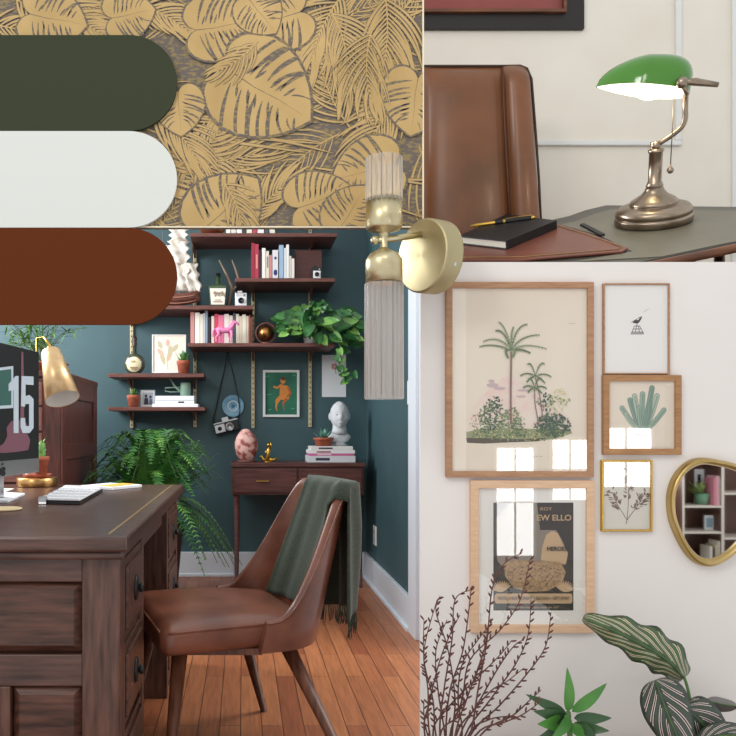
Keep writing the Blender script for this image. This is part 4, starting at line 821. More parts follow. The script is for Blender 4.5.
o2=MB().tube([dk(x,y,.0075) for x,y in ((424,260.5),(520,260),(618,252.5),(622,250.5),(588,238),(552,227),(424,228))],.0008,M_inl,5).build('stitched_edge',o)
MB().prism([dk(x,y,.0014) for x,y in ((580,226),(584,225),(605,236),(600,237))],NV*.004,M_blk2).build('corner_strap',o)
# notebook with pen
q=[(459,247),(507,252.5),(557,231.5),(507,224.5)]; nb=thing('notebook',dk(505,240,.007),'thick black notebook with cream pages lying on the leather pad','notebook')
MB().hexa([dk(x,y,.007) for x,y in q],NV*.002,M_blk2).hexa([dk(x,y,.007)+NV*.0185 for x,y in q],NV*.003,M_blk2).build('cover',nb,bevel=.0008)
q2=[(461,246.3),(506.5,251.8),(555,231.5),(507,225.2)]; MB().hexa([dk(x,y,.0092) for x,y in q2],NV*.0162,M_cream).build('pages',nb)
a,b_=dk(507,252.5,.007),dk(557,231.5,.007); e=(b_-a).normalized(); s_=e.cross(NV)
MB().hexa([a,b_,b_-s_*.003,a-s_*.003],NV*.021,M_blk2).build('spine',nb)
pa=dk(471,238,.0315); pb_=dk(536,229.5,.0315)
ax_=(pb_-pa).normalized(); Lp=(pb_-pa).length; pn=thing('fountain_pen',pa,'gold and black pen resting on top of the black notebook','pen')
MB().lathe([(0,0),(.0025,.002),(.0052,.014),(.0058,Lp*.38)],pa,M_gold,ax_,n=16).build('nib_section',pn)
MB().lathe([(.0058,Lp*.38),(.0062,Lp*.45),(.0062,Lp*.9),(.0055,Lp*.93)],pa,M_blk2,ax_,n=16).build('barrel',pn)
MB().lathe([(.0064,Lp*.5),(.0066,Lp*.5),(.0066,Lp*.54),(.0063,Lp*.54)],pa,M_gold,ax_,n=16).lathe([(.0056,Lp*.93),(.0056,Lp*.97),(0,Lp)],pa,M_gold,ax_,n=16).tube([pa+ax_*Lp*.55+NV*.0075,pa+ax_*Lp*.93+NV*.0075,pa+ax_*Lp*.95+NV*.004],.001,M_gold,6).build('gold_trim',pn)
# high back leather chair
M_bl=mat('brown_leather','7f4c29',.36,0,'68401f',6,bump=.06,coat=.1); dC=2.16
o=thing('desk_armchair',P(480,262,dC),'brown leather high backed chair behind the dark topped desk','chair')
def back_prof(px): return 0
def cush(x0,x1,xb0,xb1,y0,y1,bul,bev):
    def f(u,v):
        t=v; xl=x0+(xb0-x0)*t; xr=x1+(xb1-x1)*t; px=xl+(xr-xl)*u; py=y0+(y1-y0)*v; dd=dC-bul*max(0,math.sin(math.pi*u))**.5*max(0,math.sin(math.pi*min(.5,v*3)))**.5; q=P(px,py,dC); return Vector((q.x,dd,q.z))
    return f
MB().surf(cush(423,503,423,511,67.5,262,.03,0),24,24,M_bl).build('back_cushion',o)
def bol(u,v):
    a=math.pi*u; t=v; xl=501+9*t; xr=528+14*t; cx=(xl+xr)/2; rx=(xr-xl)/2; y=66.5+4*(max(0,-math.cos(a))**3)*(1-v)+196*v; q=P(cx-rx*math.cos(a),y,dC); return Vector((q.x,dC+.004-.04*max(0,math.sin(a))**.7*min(1,.25+v*14),q.z))
MB().surf(bol,20,28,M_bl).build('side_bolster',o)
MB().prism([P(x,y,dC+.002) for x,y in ((423,66.5),(518,65.5),(526,68),(531,78),(535,130),(542,262),(423,262))],(0,.06,0),M_bl).build('back_shell',o,bevel=.006)
MB().tube([P(x,y,dC-.002) for x,y in ((423,66),(500,66),(520,65.7),(527,68.5),(531.5,79),(535.5,130),(539,180),(542.5,262))],.0035,flat('chair_piping','3b2219',.5),8).build('piping',o)
MB().tube([P(x,y,dC-.028) for x,y in ((502.5,68),(504,110),(507,170),(511,240))],.003,flat('seam_leather','4e2b1a',.5),6).build('seam',o)
MB().b2((.56,2.05,1.36),(.82,2.18,1.40),M_bl).build('seat',o)
for x in (.6,.79): MB().cyl((x,2.12,1.36),(x,2.12,1.2),.015,M_rim).build('leg',o)
# framed picture in the niche
q,A_,fin=framed(380,-60,584.5,28.5,19,2.399,.014,mat('black_brown_frame','1c1412',.45,0,'1a1311',12),'dark framed red picture cut off above the leather chair',paper=mat('red_print','8f4a44',.6,0,'864038',5),glass=None)
ring(MB(),396,-45,567,11.5,3,2.385,.012,M_rim).build('inner_slip',q); fin()
# banker lamp
d_=(O_-Vector((0,0,EYE))).normalized(); rr=d_.cross(NV).normalized(); ff=NV.cross(rr).normalized()
LM=Matrix((( rr.x,ff.x,NV.x,O_.x),(rr.y,ff.y,NV.y,O_.y),(rr.z,ff.z,NV.z,O_.z),(0,0,0,1)))@Matrix.Translation((0,0,.0016))@Matrix.Scale(LS,4)
bk=thing('bankers_lamp',(0,0,0),'brass desk lamp with a glossy green glass shade and pull chain','lamp',M=LM)
def K(x,y,z): return LM@Vector((x,y,z))
M_ab=mat('antique_brass','a39382',.3,1,'8a7b69',20); M_ab2=flat('bright_brass','c09a5c',.22,1)
KO=K(0,0,0)
def sl(p): return [(r*LS,h*LS) for r,h in p]
MB().lathe(sl([(0,0),(.086,0),(.090,.003),(.0905,.016),(.0895,.019),(.0865,.020),(.0865,.0215),(.0885,.0225),(.087,.034),(.081,.041),(.072,.0445),(.060,.046),(.0555,.0465),(.0555,.048),(.057,.050),(.054,.056),(.045,.062),(.032,.070),(.023,.080),(.0185,.091),(.0205,.093),(.0185,.0955),(.0185,.0956)]),KO,M_ab,NV,64).build('base',bk)
MB().lathe(sl([(.0185,.0945),(.0175,.097),(.0175,.101),(.0155,.102),(.0155,.172),(.018,.174),(.018,.180),(.012,.182),(0,.182)]),KO,M_ab,NV,32).build('column',bk)
MB().ball(K(-.001,0,.189),.0105,M_ab,16).cyl(K(-.008,0,.18),K(-.008,0,.198),.0055,M_ab).build('swivel_joint',bk)
MB().tube([K(0,0,.188)]+bez((K(0.012,0,.196)),K(.038,0,.210),K(.050,0,.222),6)+bez(K(.052,0,.224),K(.062,0,.236),K(.0585,0,.262),6)+[K(.0575,0,.30)],.0058,M_ab,12).build('arm',bk)
MB().tube([K(.033,-.012,.30),K(.033,-.012,.14)],.0012,M_ab,6).build('pull_chain',bk); MB().ball(K(.033,-.012,.128),.0078,M_ab,16).cyl(K(.033,-.012,.135),K(.033,-.012,.142),.0022,M_ab).build('chain_ball',bk)
M_gg=flat('green_glass_shade','3b7a0a',.12,coat=.5); M_gi=flat('shade_lining','fbf8ee',.5,emit='fff6e0',es=.55)
shc=Vector((-.036,0,.320)); SR=Euler((R(-20),R(13),0)).to_matrix()
def shd(off):
    def f(u,v):
        x=-1+2*u; 
        e=max(0,1-abs(x)**(3.4 if x>0 else 1.5)); hh=.080*(e**(.34 if x>0 else .52))*(1+.10*x)+.001; bb=(.064)*(e**(.45 if x>0 else .8))+.001
        a=math.pi*v; q=Vector((x*(.104-off), -bb*(1-off*10)*math.cos(a), (hh-off*.8)*math.sin(a)**.85))
        q=SR@q+shc; return K(*q)
    return f
so=MB().surf(shd(0),48,28,M_gg).build('shade',bk); MB().surf(shd(.0022),48,28,M_gi).build('shade_lining',so)
MB().ball(K(-.02,.0,.315),.018,flat('bulb_glass','fff4d8',.4,emit='fff0d0',es=2.),14,(1.8,1,1)).build('bulb',bk)
MB().ball(K(.047,-.052,.330),.0125,M_ab,18).tube([K(.0575,0,.295),K(.059,-.03,.303),K(.051,-.05,.32)],.005,M_ab,8).build('pivot_knob',bk)
MB().tube([K(.051,-.05,.330),K(.074,-.035,.326),K(.121,-.02,.311)],0,M_ab,12,[.005,.0085,.0055]).build('shade_bracket',bk)
pl_=bpy.data.lights.new('bankers_lamp_glow','POINT'); pl_.energy=.35; pl_.shadow_soft_size=.02; pl_.color=(1,.9,.7); po=bpy.data.objects.new('bankers_lamp_glow',pl_); COL.objects.link(po); po.parent=bk; po.location=(-.02,0,.285)
# ================================================================ WALL SCONCE
SB=mat('sconce_brass','d2c6a4',.36,1,'c6b992',70,(1,1,.04)); ST=1.47
def radial():
    m,nt,b=nmat('brushed_plate'); N,Lk=nt.nodes,nt.links; b.inputs['Metallic'].default_value=1; b.inputs['Base Color'].default_value=C('bdb08a'); b.inputs['Roughness'].default_value=.46; b.inputs['Anisotropic'].default_value=.7
    tg=N.new('ShaderNodeTangent'); tg.direction_type='RADIAL'; tg.axis='Z'; Lk.new(tg.outputs[0],b.inputs['Tangent']); return m
axs=Vector((-.879,-.477,0)); fcx=P(421,255.5,1.515); 
zq=Vector((0,0,1)).rotation_difference(axs); SM=Matrix.Translation(fcx-axs*.042)@zq.to_matrix().to_4x4()
scn=thing('wall_sconce',(0,0,0),'brass wall sconce with two ribbed glass tubes over the centre','wall lamp',M=SM)
R_=.0716; pb0=fcx-axs*.042
MB().lathe([(0,0),(R_,0),(R_,.002),(R_,.038),(R_-.002,.0415),(R_-.004,.042),(0,.042)],pb0,radial(),axs,64).build('wall_plate',scn)
MB().cyl(pb0+Vector((0.0,-.002,0)),Vector((P(426,0,1.6).x,1.61,pb0.z)),.02,SB).build('mount_bracket',scn)
sidev=Vector((0,0,1)).cross(axs).normalized(); rimp=pb0+axs*.02+(sidev*(-.92)*R_ if sidev.x<0 else sidev*.92*R_)+Vector((0,0,-.028))
rimp=pb0+axs*.016+Vector((.62*R_*0,0,0)); dv=(Vector((.477,-.879,0))*.93+Vector((0,0,-.37))).normalized(); MB().cyl(pb0+axs*.018+dv*(R_-.001),pb0+axs*.018+dv*(R_+.0012),.0035,M_silver).build('screw',scn)
sx=(384-VX)/F*ST
def SV(px,py): return P(px,py,ST)
MB().tube([P(427,233.5,1.525),SV(383,240)],.0062,SB,14).build('arm',scn)
stem=SV(384,240); 
MB().lathe([(0,-.002),(.009,-.002),(.009,.001),(.0065,.003),(.0065,.052),(.009,.054)],SV(384,254),SB,n=24).build('stem',scn)
MB().ball(SV(375,240),.0085,SB,16).cyl(SV(375,240),SV(384,240),.005,SB).build('knob',scn)
z0=SV(384,232).z; 
MB().lathe([(.008,-.008),(.010,0),(.030,.005),(.0335,.010),(.0335,.062),(.032,.062),(.031,.058),(0,.058)],Vector((sx,ST,SV(0,232.5).z)),SB,n=40).build('upper_cup',scn)
MB().lathe([(.008,.004),(.012,.0),(.026,-.007),(.0335,-.018),(.0345,-.024),(.0345,-.062),(.033,-.062),(.031,-.056),(0,-.056)],Vector((sx,ST,SV(0,250).z)),SB,n=40).build('lower_cup',scn)
def ribglass():
    m,nt,b=nmat('ribbed_glass'); N,Lk=nt.nodes,nt.links; N.remove(b)
    t=N.new('ShaderNodeBsdfTransparent'); t.inputs[0].default_value=C('f4f1ef'); d=N.new('ShaderNodeBsdfTranslucent'); d.inputs[0].default_value=C('f3eee9'); df=N.new('ShaderNodeBsdfDiffuse'); df.inputs[0].default_value=C('e9e3de'); g=N.new('ShaderNodeBsdfGlossy'); g.inputs['Roughness'].default_value=.12
    m1=N.new('ShaderNodeMixShader'); m1.inputs[0].default_value=.5; Lk.new(d.outputs[0],m1.inputs[1]); Lk.new(df.outputs[0],m1.inputs[2])
    m2=N.new('ShaderNodeMixShader'); m2.inputs[0].default_value=.4; Lk.new(t.outputs[0],m2.inputs[1]); Lk.new(m1.outputs[0],m2.inputs[2])
    lw=N.new('ShaderNodeLayerWeight'); lw.inputs[0].default_value=.08; m3=N.new('ShaderNodeMixShader'); Lk.new(lw.outputs['Fresnel'],m3.inputs[0]); Lk.new(m2.outputs[0],m3.inputs[1]); Lk.new(g.outputs[0],m3.inputs[2]); Lk.new(m3.outputs[0],N['Material Output'].inputs[0]); return m
RG=ribglass(); rib=lambda a,h: 1-.075*abs(math.cos(10*a))**8
MB().lathe([(.0345,0),(.0348,.0825),(.0335,.084)],Vector((sx,ST,SV(0,202.5).z)),RG,n=160,rfn=rib).build('upper_glass',scn)
MB().lathe([(.0365,0),(.037,-.214),(.036,-.217)],Vector((sx,ST,SV(0,284).z)),RG,n=160,rfn=rib).build('lower_glass',scn)
mb=MB(); rl=MB()
MB().lathe([(0,0),(.024,0),(.024,.003),(0,.003)],Vector((sx,ST,SV(0,201.8).z)),flat('warm_led','fff2cf',.5,emit='ffe9b0',es=3.),n=32).build('upper_light',scn)
MB().lathe([(0,0),(.024,0),(.024,-.003),(0,-.003)],Vector((sx,ST,SV(0,283).z)),M_lg,n=32).build('lower_light',scn)
M_rb=flat('rib_dark_glass','8f8987',.3)  # darker grey of the vertical glass ribs
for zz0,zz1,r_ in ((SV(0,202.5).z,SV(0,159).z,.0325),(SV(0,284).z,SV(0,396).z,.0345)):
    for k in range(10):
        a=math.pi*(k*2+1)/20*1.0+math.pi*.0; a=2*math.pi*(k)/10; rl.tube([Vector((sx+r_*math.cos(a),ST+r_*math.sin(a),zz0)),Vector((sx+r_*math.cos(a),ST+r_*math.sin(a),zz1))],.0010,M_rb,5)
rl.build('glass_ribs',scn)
# ================================================================ GALLERY WALL
GL=glassmat('picture_glass',.075); M_oak=wood('oak_frame','b58a67','9c7253',8,(3,20,20),.5); M_oakL=wood('light_oak_frame','dcb998','cda685',8,(3,20,20),.5); M_oakD=wood('mid_oak_frame','b08255','946a43',8,(3,20,20),.5)
# big palm print
PB=mat('aged_paper','ece2d2',.8,0,'e8d9c6',4)
q,A,fin=framed(446.4,281.7,594.3,477.4,6.2,D0,.012,M_oak,'large oak framed palm tree print, biggest picture on the white wall',paper=PB,glass=GL)
gr=[flat('ink_g%d'%i,c) for i,c in enumerate(('5f7a56','4b6650','7f936a','3d5548','93a070'))]; yl=flat('ink_yellow','d8d09a'); bk_=flat('ink_ground','5c5549'); tr=flat('ink_trunk','8b6f66'); pk_=flat('ink_pink','ecccc2'); pk2=flat('ink_mauve','c9b3b4')
def Z2(x,y): return (460+x/4.91,310+y/4.91)
rnd=random.Random(5)
pinkm=mat('cloud_pink','eccfc4',.8,0,'e9ddcf',60)
A.poly([Z2(*p) for p in ((60,480),(130,400),(200,340),(235,300),(275,330),(330,370),(380,430),(450,480),(540,520),(540,570),(40,580))],pinkm)
for x,y,rx,ry in ((160,370,30,12),(195,385,30,9),(155,350,16,9),(310,395,30,6),(300,425,26,6)): A.ell(*Z2(x,y),rx/4.91,ry/4.91,pk2)
A.poly([Z2(*p) for p in ((30,600),(90,585),(250,580),(400,585),(540,585),(552,605),(480,630),(380,645),(240,648),(120,655),(35,652))],flat('ink_olive','9a9f78'))
A.poly([Z2(*p) for p in ((30,628),(150,630),(300,634),(430,628),(380,645),(240,650),(120,656),(35,652))],bk_)
def bush(x0,y0,x1,y1,n,ms,sz=9):
    for _ in range(n):
        a=rnd.uniform(0,6.28); r=math.sqrt(rnd.random()); x=(x0+x1)/2+(x1-x0)/2*r*math.cos(a); y=(y0+y1)/2+(y1-y0)/2*r*math.sin(a); t=rnd.uniform(0,6.28); l=sz*rnd.uniform(.7,1.6)
        X,Y=Z2(x,y); X2,Y2=Z2(x+l*math.cos(t),y+l*math.sin(t)); A.lens(X,Y,X2,Y2,l*.5/4.91,rnd.choice(ms))
bush(50,500,130,620,60,[gr[2],tr,gr[4]],8); bush(90,450,220,620,260,gr[:4],11); bush(140,425,210,480,36,[gr[3],gr[1]],11); bush(190,480,300,620,200,[gr[0],gr[2],gr[4]],9); bush(60,585,520,640,230,gr+[yl,yl],8)
bush(380,410,460,500,60,[gr[3],gr[2]],10); bush(440,380,535,500,80,[yl,gr[4],yl],9); bush(370,510,545,620,330,[gr[1],gr[3],gr[0]],11); bush(250,520,320,600,40,[gr[0],gr[2]],8)
A.stroke([Z2(250,560),Z2(249,400),Z2(252,205)],1.9,tr); A.stroke([Z2(386,560),Z2(368,460),Z2(366,385)],1.0,tr); A.stroke([Z2(405,520),Z2(392,420),Z2(370,330)],1.0,tr)
def frond(x,y,pts,m,wd=7,ll=15):
    pts=[(x,y)]+pts; P3=[]
    for i in range(13):
        t=i/12; a=(1-t)**2; b=2*t*(1-t); c=t*t; P3.append((pts[0][0]*a+pts[1][0]*b+pts[2][0]*c, pts[0][1]*a+pts[1][1]*b+pts[2][1]*c))
    A.stroke([Z2(*p) for p in P3],.7,m)
    for i in range(2,13):
        dx,dy=P3[i][0]-P3[i-1][0],P3[i][1]-P3[i-1][1]; l=math.hypot(dx,dy)
        for s in (-1,1):
            k=ll*(1-.4*i/12); ex=P3[i][0]+(dx/l*.8-s*dy/l*.55)*k; ey=P3[i][1]+(dy/l*.8+s*dx/l*.55)*k+3; A.lens(*Z2(*P3[i]),*Z2(ex,ey),.75,m)
for c,e in (((230,90),(195,60)),((270,80),(325,70)),((290,125),(385,122)),((310,155),(418,188)),((200,120),(120,152)),((180,160),(102,178)),((250,110),(262,85)),((300,185),(340,208)),((220,95),(180,100)),((215,185),(235,230)),((275,190),(262,225))):
    frond(252,200,[c,e],rnd.choice((gr[2],gr[0],gr[2])))
for x,y,S_ in ((370,325,1.),(366,382,.75)):
    for dx,dy in ((-35,-60),(42,-62),(-70,-5),(75,0),(-40,25),(45,30)): frond(x,y,[(x+dx*.55*S_,y+(dy*.9-22)*S_),(x+dx*S_,y+dy*S_)],gr[0],5,9)
for k in range(9): A.lens(476+k*4.2+30,456.5,478.5+k*4.2+30,456.5,.5,tr)
for k in range(4): A.lens(568+k*2,323.3,569.5+k*2,323.3,.5,tr)
fin()
# small drawing
q,A,fin=framed(603.8,283,670.3,374.3,1.5,D0,.009,M_oak,'thin framed white sheet with a tiny ink drawing of a bird',paper=flat('bright_paper','f1eeea'),glass=GL)
ik=flat('black_ink','2a2a2c'); cx,cy=637,327
A.poly([(632.5,323),(634.5,320),(638.5,320),(640,317.5),(642.2,317),(640.5,320.5),(638,323.5)],ik); A.stroke([(631,322.5),(642,316)],.5,ik)
for a_,b_ in (((632,332),(634.5,326)),((634.5,326),(639.5,326)),((639.5,326),(643,332)),((632,332),(643,332)),((632,332),(631,334)),((643,332),(643.6,334)),((631,334),(643.6,334)),((635.5,332),(636.5,326)),((639.5,332),(638.3,326)),((633,329),(641.6,329)),((637,325.5),(637,323)),((631.5,333),(643.2,333))): A.stroke([a_,b_],.6,ik)
A.lens(642,313,650,308,1.5,flat('faint_mark','dcd7d0')); fin()
# cactus print
q,A,fin=framed(603.8,375,682,454.8,6,D0,.012,M_oakD,'square oak framed green cactus print left of the mirror',paper=PB,glass=GL)
cg=[flat('cactus_ink%d'%i,c) for i,c in enumerate(('9fb3a3','87a091','b4c3b0'))]; cl=flat('cactus_line','5f7a6c')
for i,(pts,w_) in enumerate([([(641,432),(632,424),(622,408)],4.2),([(641,432),(635,418),(630,400)],4.4),([(642,432),(637,412),(634.5,396)],4.4),([(642,430),(642,412),(642.5,394)],4.6),([(643,430),(648,412),(652,388)],4.6),([(644,430),(652,416),(657,396)],4.6),([(644,432),(654,424),(664,410)],4.2),([(643,431),(650,420),(650,404)],4.),([(641,431),(628,421),(626,414)],3.6),([(642,432),(639,420),(639,408)],4.)]):
    for ww,m in ((w_+.9,cl),(w_,cg[i%3])):
        P_=[Vector(q) for q in pts]; B_=[tuple(P_[0]*(1-t)**2+P_[1]*2*t*(1-t)+P_[2]*t*t) for t in [k/8 for k in range(9)]]
        A.stroke(B_,ww,m); A.ell(*B_[-1],ww/2,ww/2,m)
    A.stroke(B_,.45,cl); A.stroke([(x+1,y) for x,y in B_],.35,cl)
A.lens(632,435,652,435,3,flat('cactus_soil','8d7d6a')); A.poly([(638,435),(646,435),(645,426),(639,426)],cg[1]); fin()
# pressed leaf
q,A,fin=framed(602,460,653,531.7,1.9,D0,.010,M_gold,'brass framed pressed dried sprig, lowest small picture beside the mirror',paper=flat('pale_card','dbd6ca'),glass=GL)
dr=[flat('dry_leaf0','6b5550'),flat('dry_leaf1','8a7468')]
for x1,y1,w_,h in ((629,468,.0,20),(612,492,0,20),(645,493,0,20)):
    pts=[(627,520),((627+x1)/2+(x1-627)*.12,505),(x1,y1)]; A.stroke(pts,.6,dr[0])
    for k in range(60):
        t=.35+.65*rnd.random(); bx=627+(x1-627)*min(1,t*1.15 if x1!=629 else t); by=520+(y1-520)*t; s=rnd.choice((-1,1)); a=math.atan2(y1-520,x1-627)+s*rnd.uniform(.4,1.1); l=rnd.uniform(2,4.5)*(1.2-abs(t-.65)); ox=bx+l*1.2*math.cos(a)*rnd.random(); oy=by+l*1.2*math.sin(a)*rnd.random(); A.lens(ox,oy,ox+l*math.cos(a),oy+l*math.sin(a),1.1,rnd.choice(dr))
A.stroke([(627,520),(626,524)],.6,dr[0]); fin()
# poster
MT=flat('mat_board','e9e5dd')
q,A,fin=framed(471,480.4,595,633.2,8,D0,.012,M_oakL,'pale wood framed dark hotel poster with a wide white mat',paper=MT,glass=GL)
ds=flat('poster_dark','3a3733'); sd=mat('poster_sand','b59672',.8,0,'94785a',150); sd2=flat('poster_tan','c7a883'); 
A.rect(493.4,502.6,573.4,610.5,ds)
A.poly([(510,502.6),(537,502.6),(540,530),(547,530),(556,530),(562,540),(568,553),(565,565),(548,562),(540,565),(520,568),(505,570),(497,560),(496,520)],flat('poster_stone','8c8377'))
A.poly([(546,535),(552,531),(558,533),(563,545),(568,553),(566,564),(541,560),(542,548)],sd2)
A.poly([(504,562),(520,560),(560,562),(566,572),(562,583),(548,591),(528,592),(514,588),(505,576)],sd)
for k in range(120):
    a=rnd.uniform(0,6.28); r=math.sqrt(rnd.random()); x=535+28*r*math.cos(a); y=577+13*r*math.sin(a); A.lens(x,y,x+rnd.uniform(-3,3),y+rnd.uniform(-1.5,1.5),.7,ds)
for sx_ in (-1,1):
    for k in range(11): a=-math.pi/2+sx_*(-.9+k*.22); x=502 if sx_<0 else 564; A.lens(x,592,x+12*math.cos(a),592+12*math.sin(a),1.8,sd2)
A.poly([(494.5,596),(496,593.5),(571,593.5),(572.5,596),(572.5,601),(571,603.5),(496,603.5),(494.5,601)],sd2)
for k,(x,y) in enumerate(((499,600),)): pass
fin()
dT=D0-.012*.45-.0024
tb_=dT
def gt(s,px,py,size,m,sxx=1.,bold=0.): v=P(px,py,dT); text(s,size,(v.x,dT,v.z),m,q,sx=sxx,ext=.00008,bold=bold)
gt('HOTEL • RESTAURANT • SALOON • GIFT SHOP',533.5,598.5,.0098,ds,.71); gt('"Where the mountains meet the sky"',533.5,607.3,.0072,sd2,.95)
gt('EW ELLO',554,518,.0165,sd2,1.05,.0003); gt('HEROES',557,549,.012,ds,.95,.0003); gt('ROY',546,509,.010,sd2,1.2)
# mirror
M_mg=mat('mirror_gold','c6ad78',.3,1,'ad9258',12); M_mir=flat('mirror_glass','f2f2f2',.02,1)
mo=[(700,457.5),(715,459.5),(730,463),(745,470),(756,485),(757,505),(750,525),(738,545),(724,558),(712,564.5),(702,565.5),(692,561.5),(683,552),(675,538),(668.5,522),(666,508),(666.5,492),(671,478),(679,467),(689,460)]
def smooth(pts,n=4):
    out=[]; N=len(pts)
    for i in range(N):
        p0,p1,p2,p3=[Vector(pts[(i+k)%N]) for k in (-1,0,1,2)]
        for k in range(n): t=k/n; out.append(.5*((2*p1)+(-p0+p2)*t+(2*p0-5*p1+4*p2-p3)*t*t+(-p0+3*p1-3*p2+p3)*t**3))
    return out
mo=smooth(mo); cen=Vector((711,507)); 
o=thing('wall_mirror',P(711,565,D0),'gold rimmed egg shaped mirror reflecting a bookcase','mirror')
def mpt(p,k,d): v=cen+(p-cen)*k; q_=P(v.x,v.y,D0); return Vector((q_.x,d,q_.z))
prof=[(1.0,0),(1.0,-.012),(.985,-.018),(.955,-.022),(.92,-.021),(.885,-.016),(.865,-.012),(.862,-.006)]
vs=[mpt(p,k,D0+d) for k,d in prof for p in mo]; n=len(mo); fs=[(i*n+j,i*n+(j+1)%n,(i+1)*n+(j+1)%n,(i+1)*n+j) for i in range(len(prof)-1) for j in range(n)]
MB().add(vs,fs,M_mg,None,True).build('rim',o); MB().add([mpt(p,.868,D0-.0095) for p in mo],[tuple(range(n))],M_mir).build('mirror_glass',o)
# ---------------------------------------------------------------- plants standing below on a low console
M_lc=wood('low_console_wood','8a6a4e','6b4f38',6,(2,14,14)); lc=thing('low_console',(1.0,1.4,0),'low wooden console under the gallery wall carrying the plants','table')
MB().b2((.47,1.28,.25),(1.35,1.585,.28),M_lc).build('top',lc,bevel=.003)
for x in (.5,1.32):
    for y in (1.31,1.55): MB().b2((x-.015,y-.015,0),(x+.015,y+.015,.25),M_lc).build('leg',lc)
v=Vector((.49,1.42,.28)); o=thing('vase_of_twigs',v,'budded reddish brown bare twigs spreading up from a vase','branches')
MB().lathe([(0,0),(.035,0),(.05,.05),(.035,.11),(.028,.13),(.024,.13),(.03,.1),(0,.01)],v,M_paper,n=32).build('vase',o)
M_tw=flat('twig_bark','5a3a33',.8); M_bud=mat('twig_bud','6b3a30',.7,0,'4d2a24',60); tw=MB(); bd=MB(); rnd=random.Random(14)
def twig(path,r=.0016,budden=1.0,side=True):
    pts=[P(x,y,d) for x,y,d in path]; sm=[]
    for i in range(len(pts)-1):
        p0=pts[max(0,i-1)];p1=pts[i];p2=pts[i+1];p3=pts[min(len(pts)-1,i+2)]
        for k in range(6): t=k/6; sm.append(.5*((2*p1)+(-p0+p2)*t+(2*p0-5*p1+4*p2-p3)*t*t+(-p0+3*p1-3*p2+p3)*t**3))
    sm.append(pts[-1]); n=len(sm); tw.tube(sm,0,M_tw,6,[r*(1-.65*i/n) for i in range(n)])
    acc=0
    for i in range(int(n*.3),n):
        seg=sm[i]-sm[i-1]; acc+=seg.length
        if acc>.009/budden:
            acc=0; t=seg.normalized(); s=t.cross(Vector((0,1,0))).normalized()*rnd.choice((-1,1)); dd=(t*.75+s*.6+Vector((0,rnd.uniform(-.4,.4),0))).normalized(); c=sm[i]+dd*.0055
            rot=dd.to_track_quat('Z','Y').to_matrix(); bd.ball(c,.0042,M_bud,8,(.42,.42,1.3),rot)
b0=(450,800,1.42)
main=[[(470,736),(478,690),(487,640),(492,590),(503,565),(522,553)],[(440,736),(444,690),(452,640),(455,600),(470,590)],[(430,736),(428,690),(424,650),(437,600)],[(436,736),(433,700),(421,660),(418,620)],[(446,736),(450,690),(463,650),(470,600),(471,588)],
 [(452,736),(455,700),(448,650),(436,612),(440,596)],[(460,736),(480,700),(500,665),(515,645),(524,640)],[(465,736),(490,700),(515,665),(528,635),(531,600)],[(470,736),(500,705),(530,670),(546,645),(551,612)],[(455,736),(470,690),(484,650),(488,625)],
 [(475,736),(505,722),(520,716),(535,706),(541,700)],[(468,736),(488,720),(510,716),(513,715)],[(450,736),(462,700),(470,660),(500,630),(520,600),(530,560)],[(425,736),(430,700),(440,660),(452,630),(460,615)],[(433,736),(446,710),(475,680),(500,655),(512,640)],[(428,736),(424,715),(421,700)],[(445,736),(438,690),(436,650),(447,620)],[(462,736),(458,700),(462,665),(478,640),(492,622)],[(456,736),(476,708),(492,690),(506,682),(524,668)],[(440,736),(460,715),(470,690),(481,662),(483,650)],[(480,736),(512,716),(530,700),(541,690)]]
for i,m_ in enumerate(main):
    d=1.38+.012*(i%9); twig([b0]+[(x,y,d) for x,y in [(max(x,424),y) for x,y in m_]],.0019,1.15)
tw.build('twigs',o); bd.build('buds',o)
# middle leafy plant
v=Vector((P(573,0,1.42).x,1.42,.28)); o=thing('leafy_houseplant',v,'bright green plant with narrow pointed leaves, smaller one at the bottom','plant')
MB().lathe([(0,0),(.045,0),(.06,.1),(.064,.1),(.064,.115),(.056,.115),(.055,.1),(0,.1)],v,M_terra,n=32).build('pot',o)
M_g1=mat('fresh_green','4f8a37',.4,0,'3a702d',14); M_g2=mat('deep_green','35572f',.4,0,'254225',14)
mb=MB(); mb.tube([v+Vector((0,0,.1)),P(570,736,1.42),P(568,712,1.42)],.005,M_stem,8)
for x0,y0,x1,y1,w_,m,dd in ((568,712,567,667,12,M_g1,0),(572,712,607,683,13,M_g1,-.01),(566,715,525,694,12,M_g2,-.02),(565,718,533,711,15,M_g2,-.03),(574,718,612,718,13,M_g2,-.02),(562,722,537,724,17,M_g1,-.05),(574,726,610,731,13,M_g2,-.04),(568,724,585,742,16,M_g1,-.06),(562,728,535,740,15,M_g2,-.05),(572,709,590,700,7,M_g2,.0),(570,716,550,740,13,M_g1,-.07),(575,722,600,745,13,M_g2,-.06)):
    mb.leaf(P(x0,y0,1.42),P(x1,y1,1.42+dd),w_/F*1.42,m,up=(0,-1,.25),bend=.07,cup=.25,n=12)
mb.build('leaves',o)
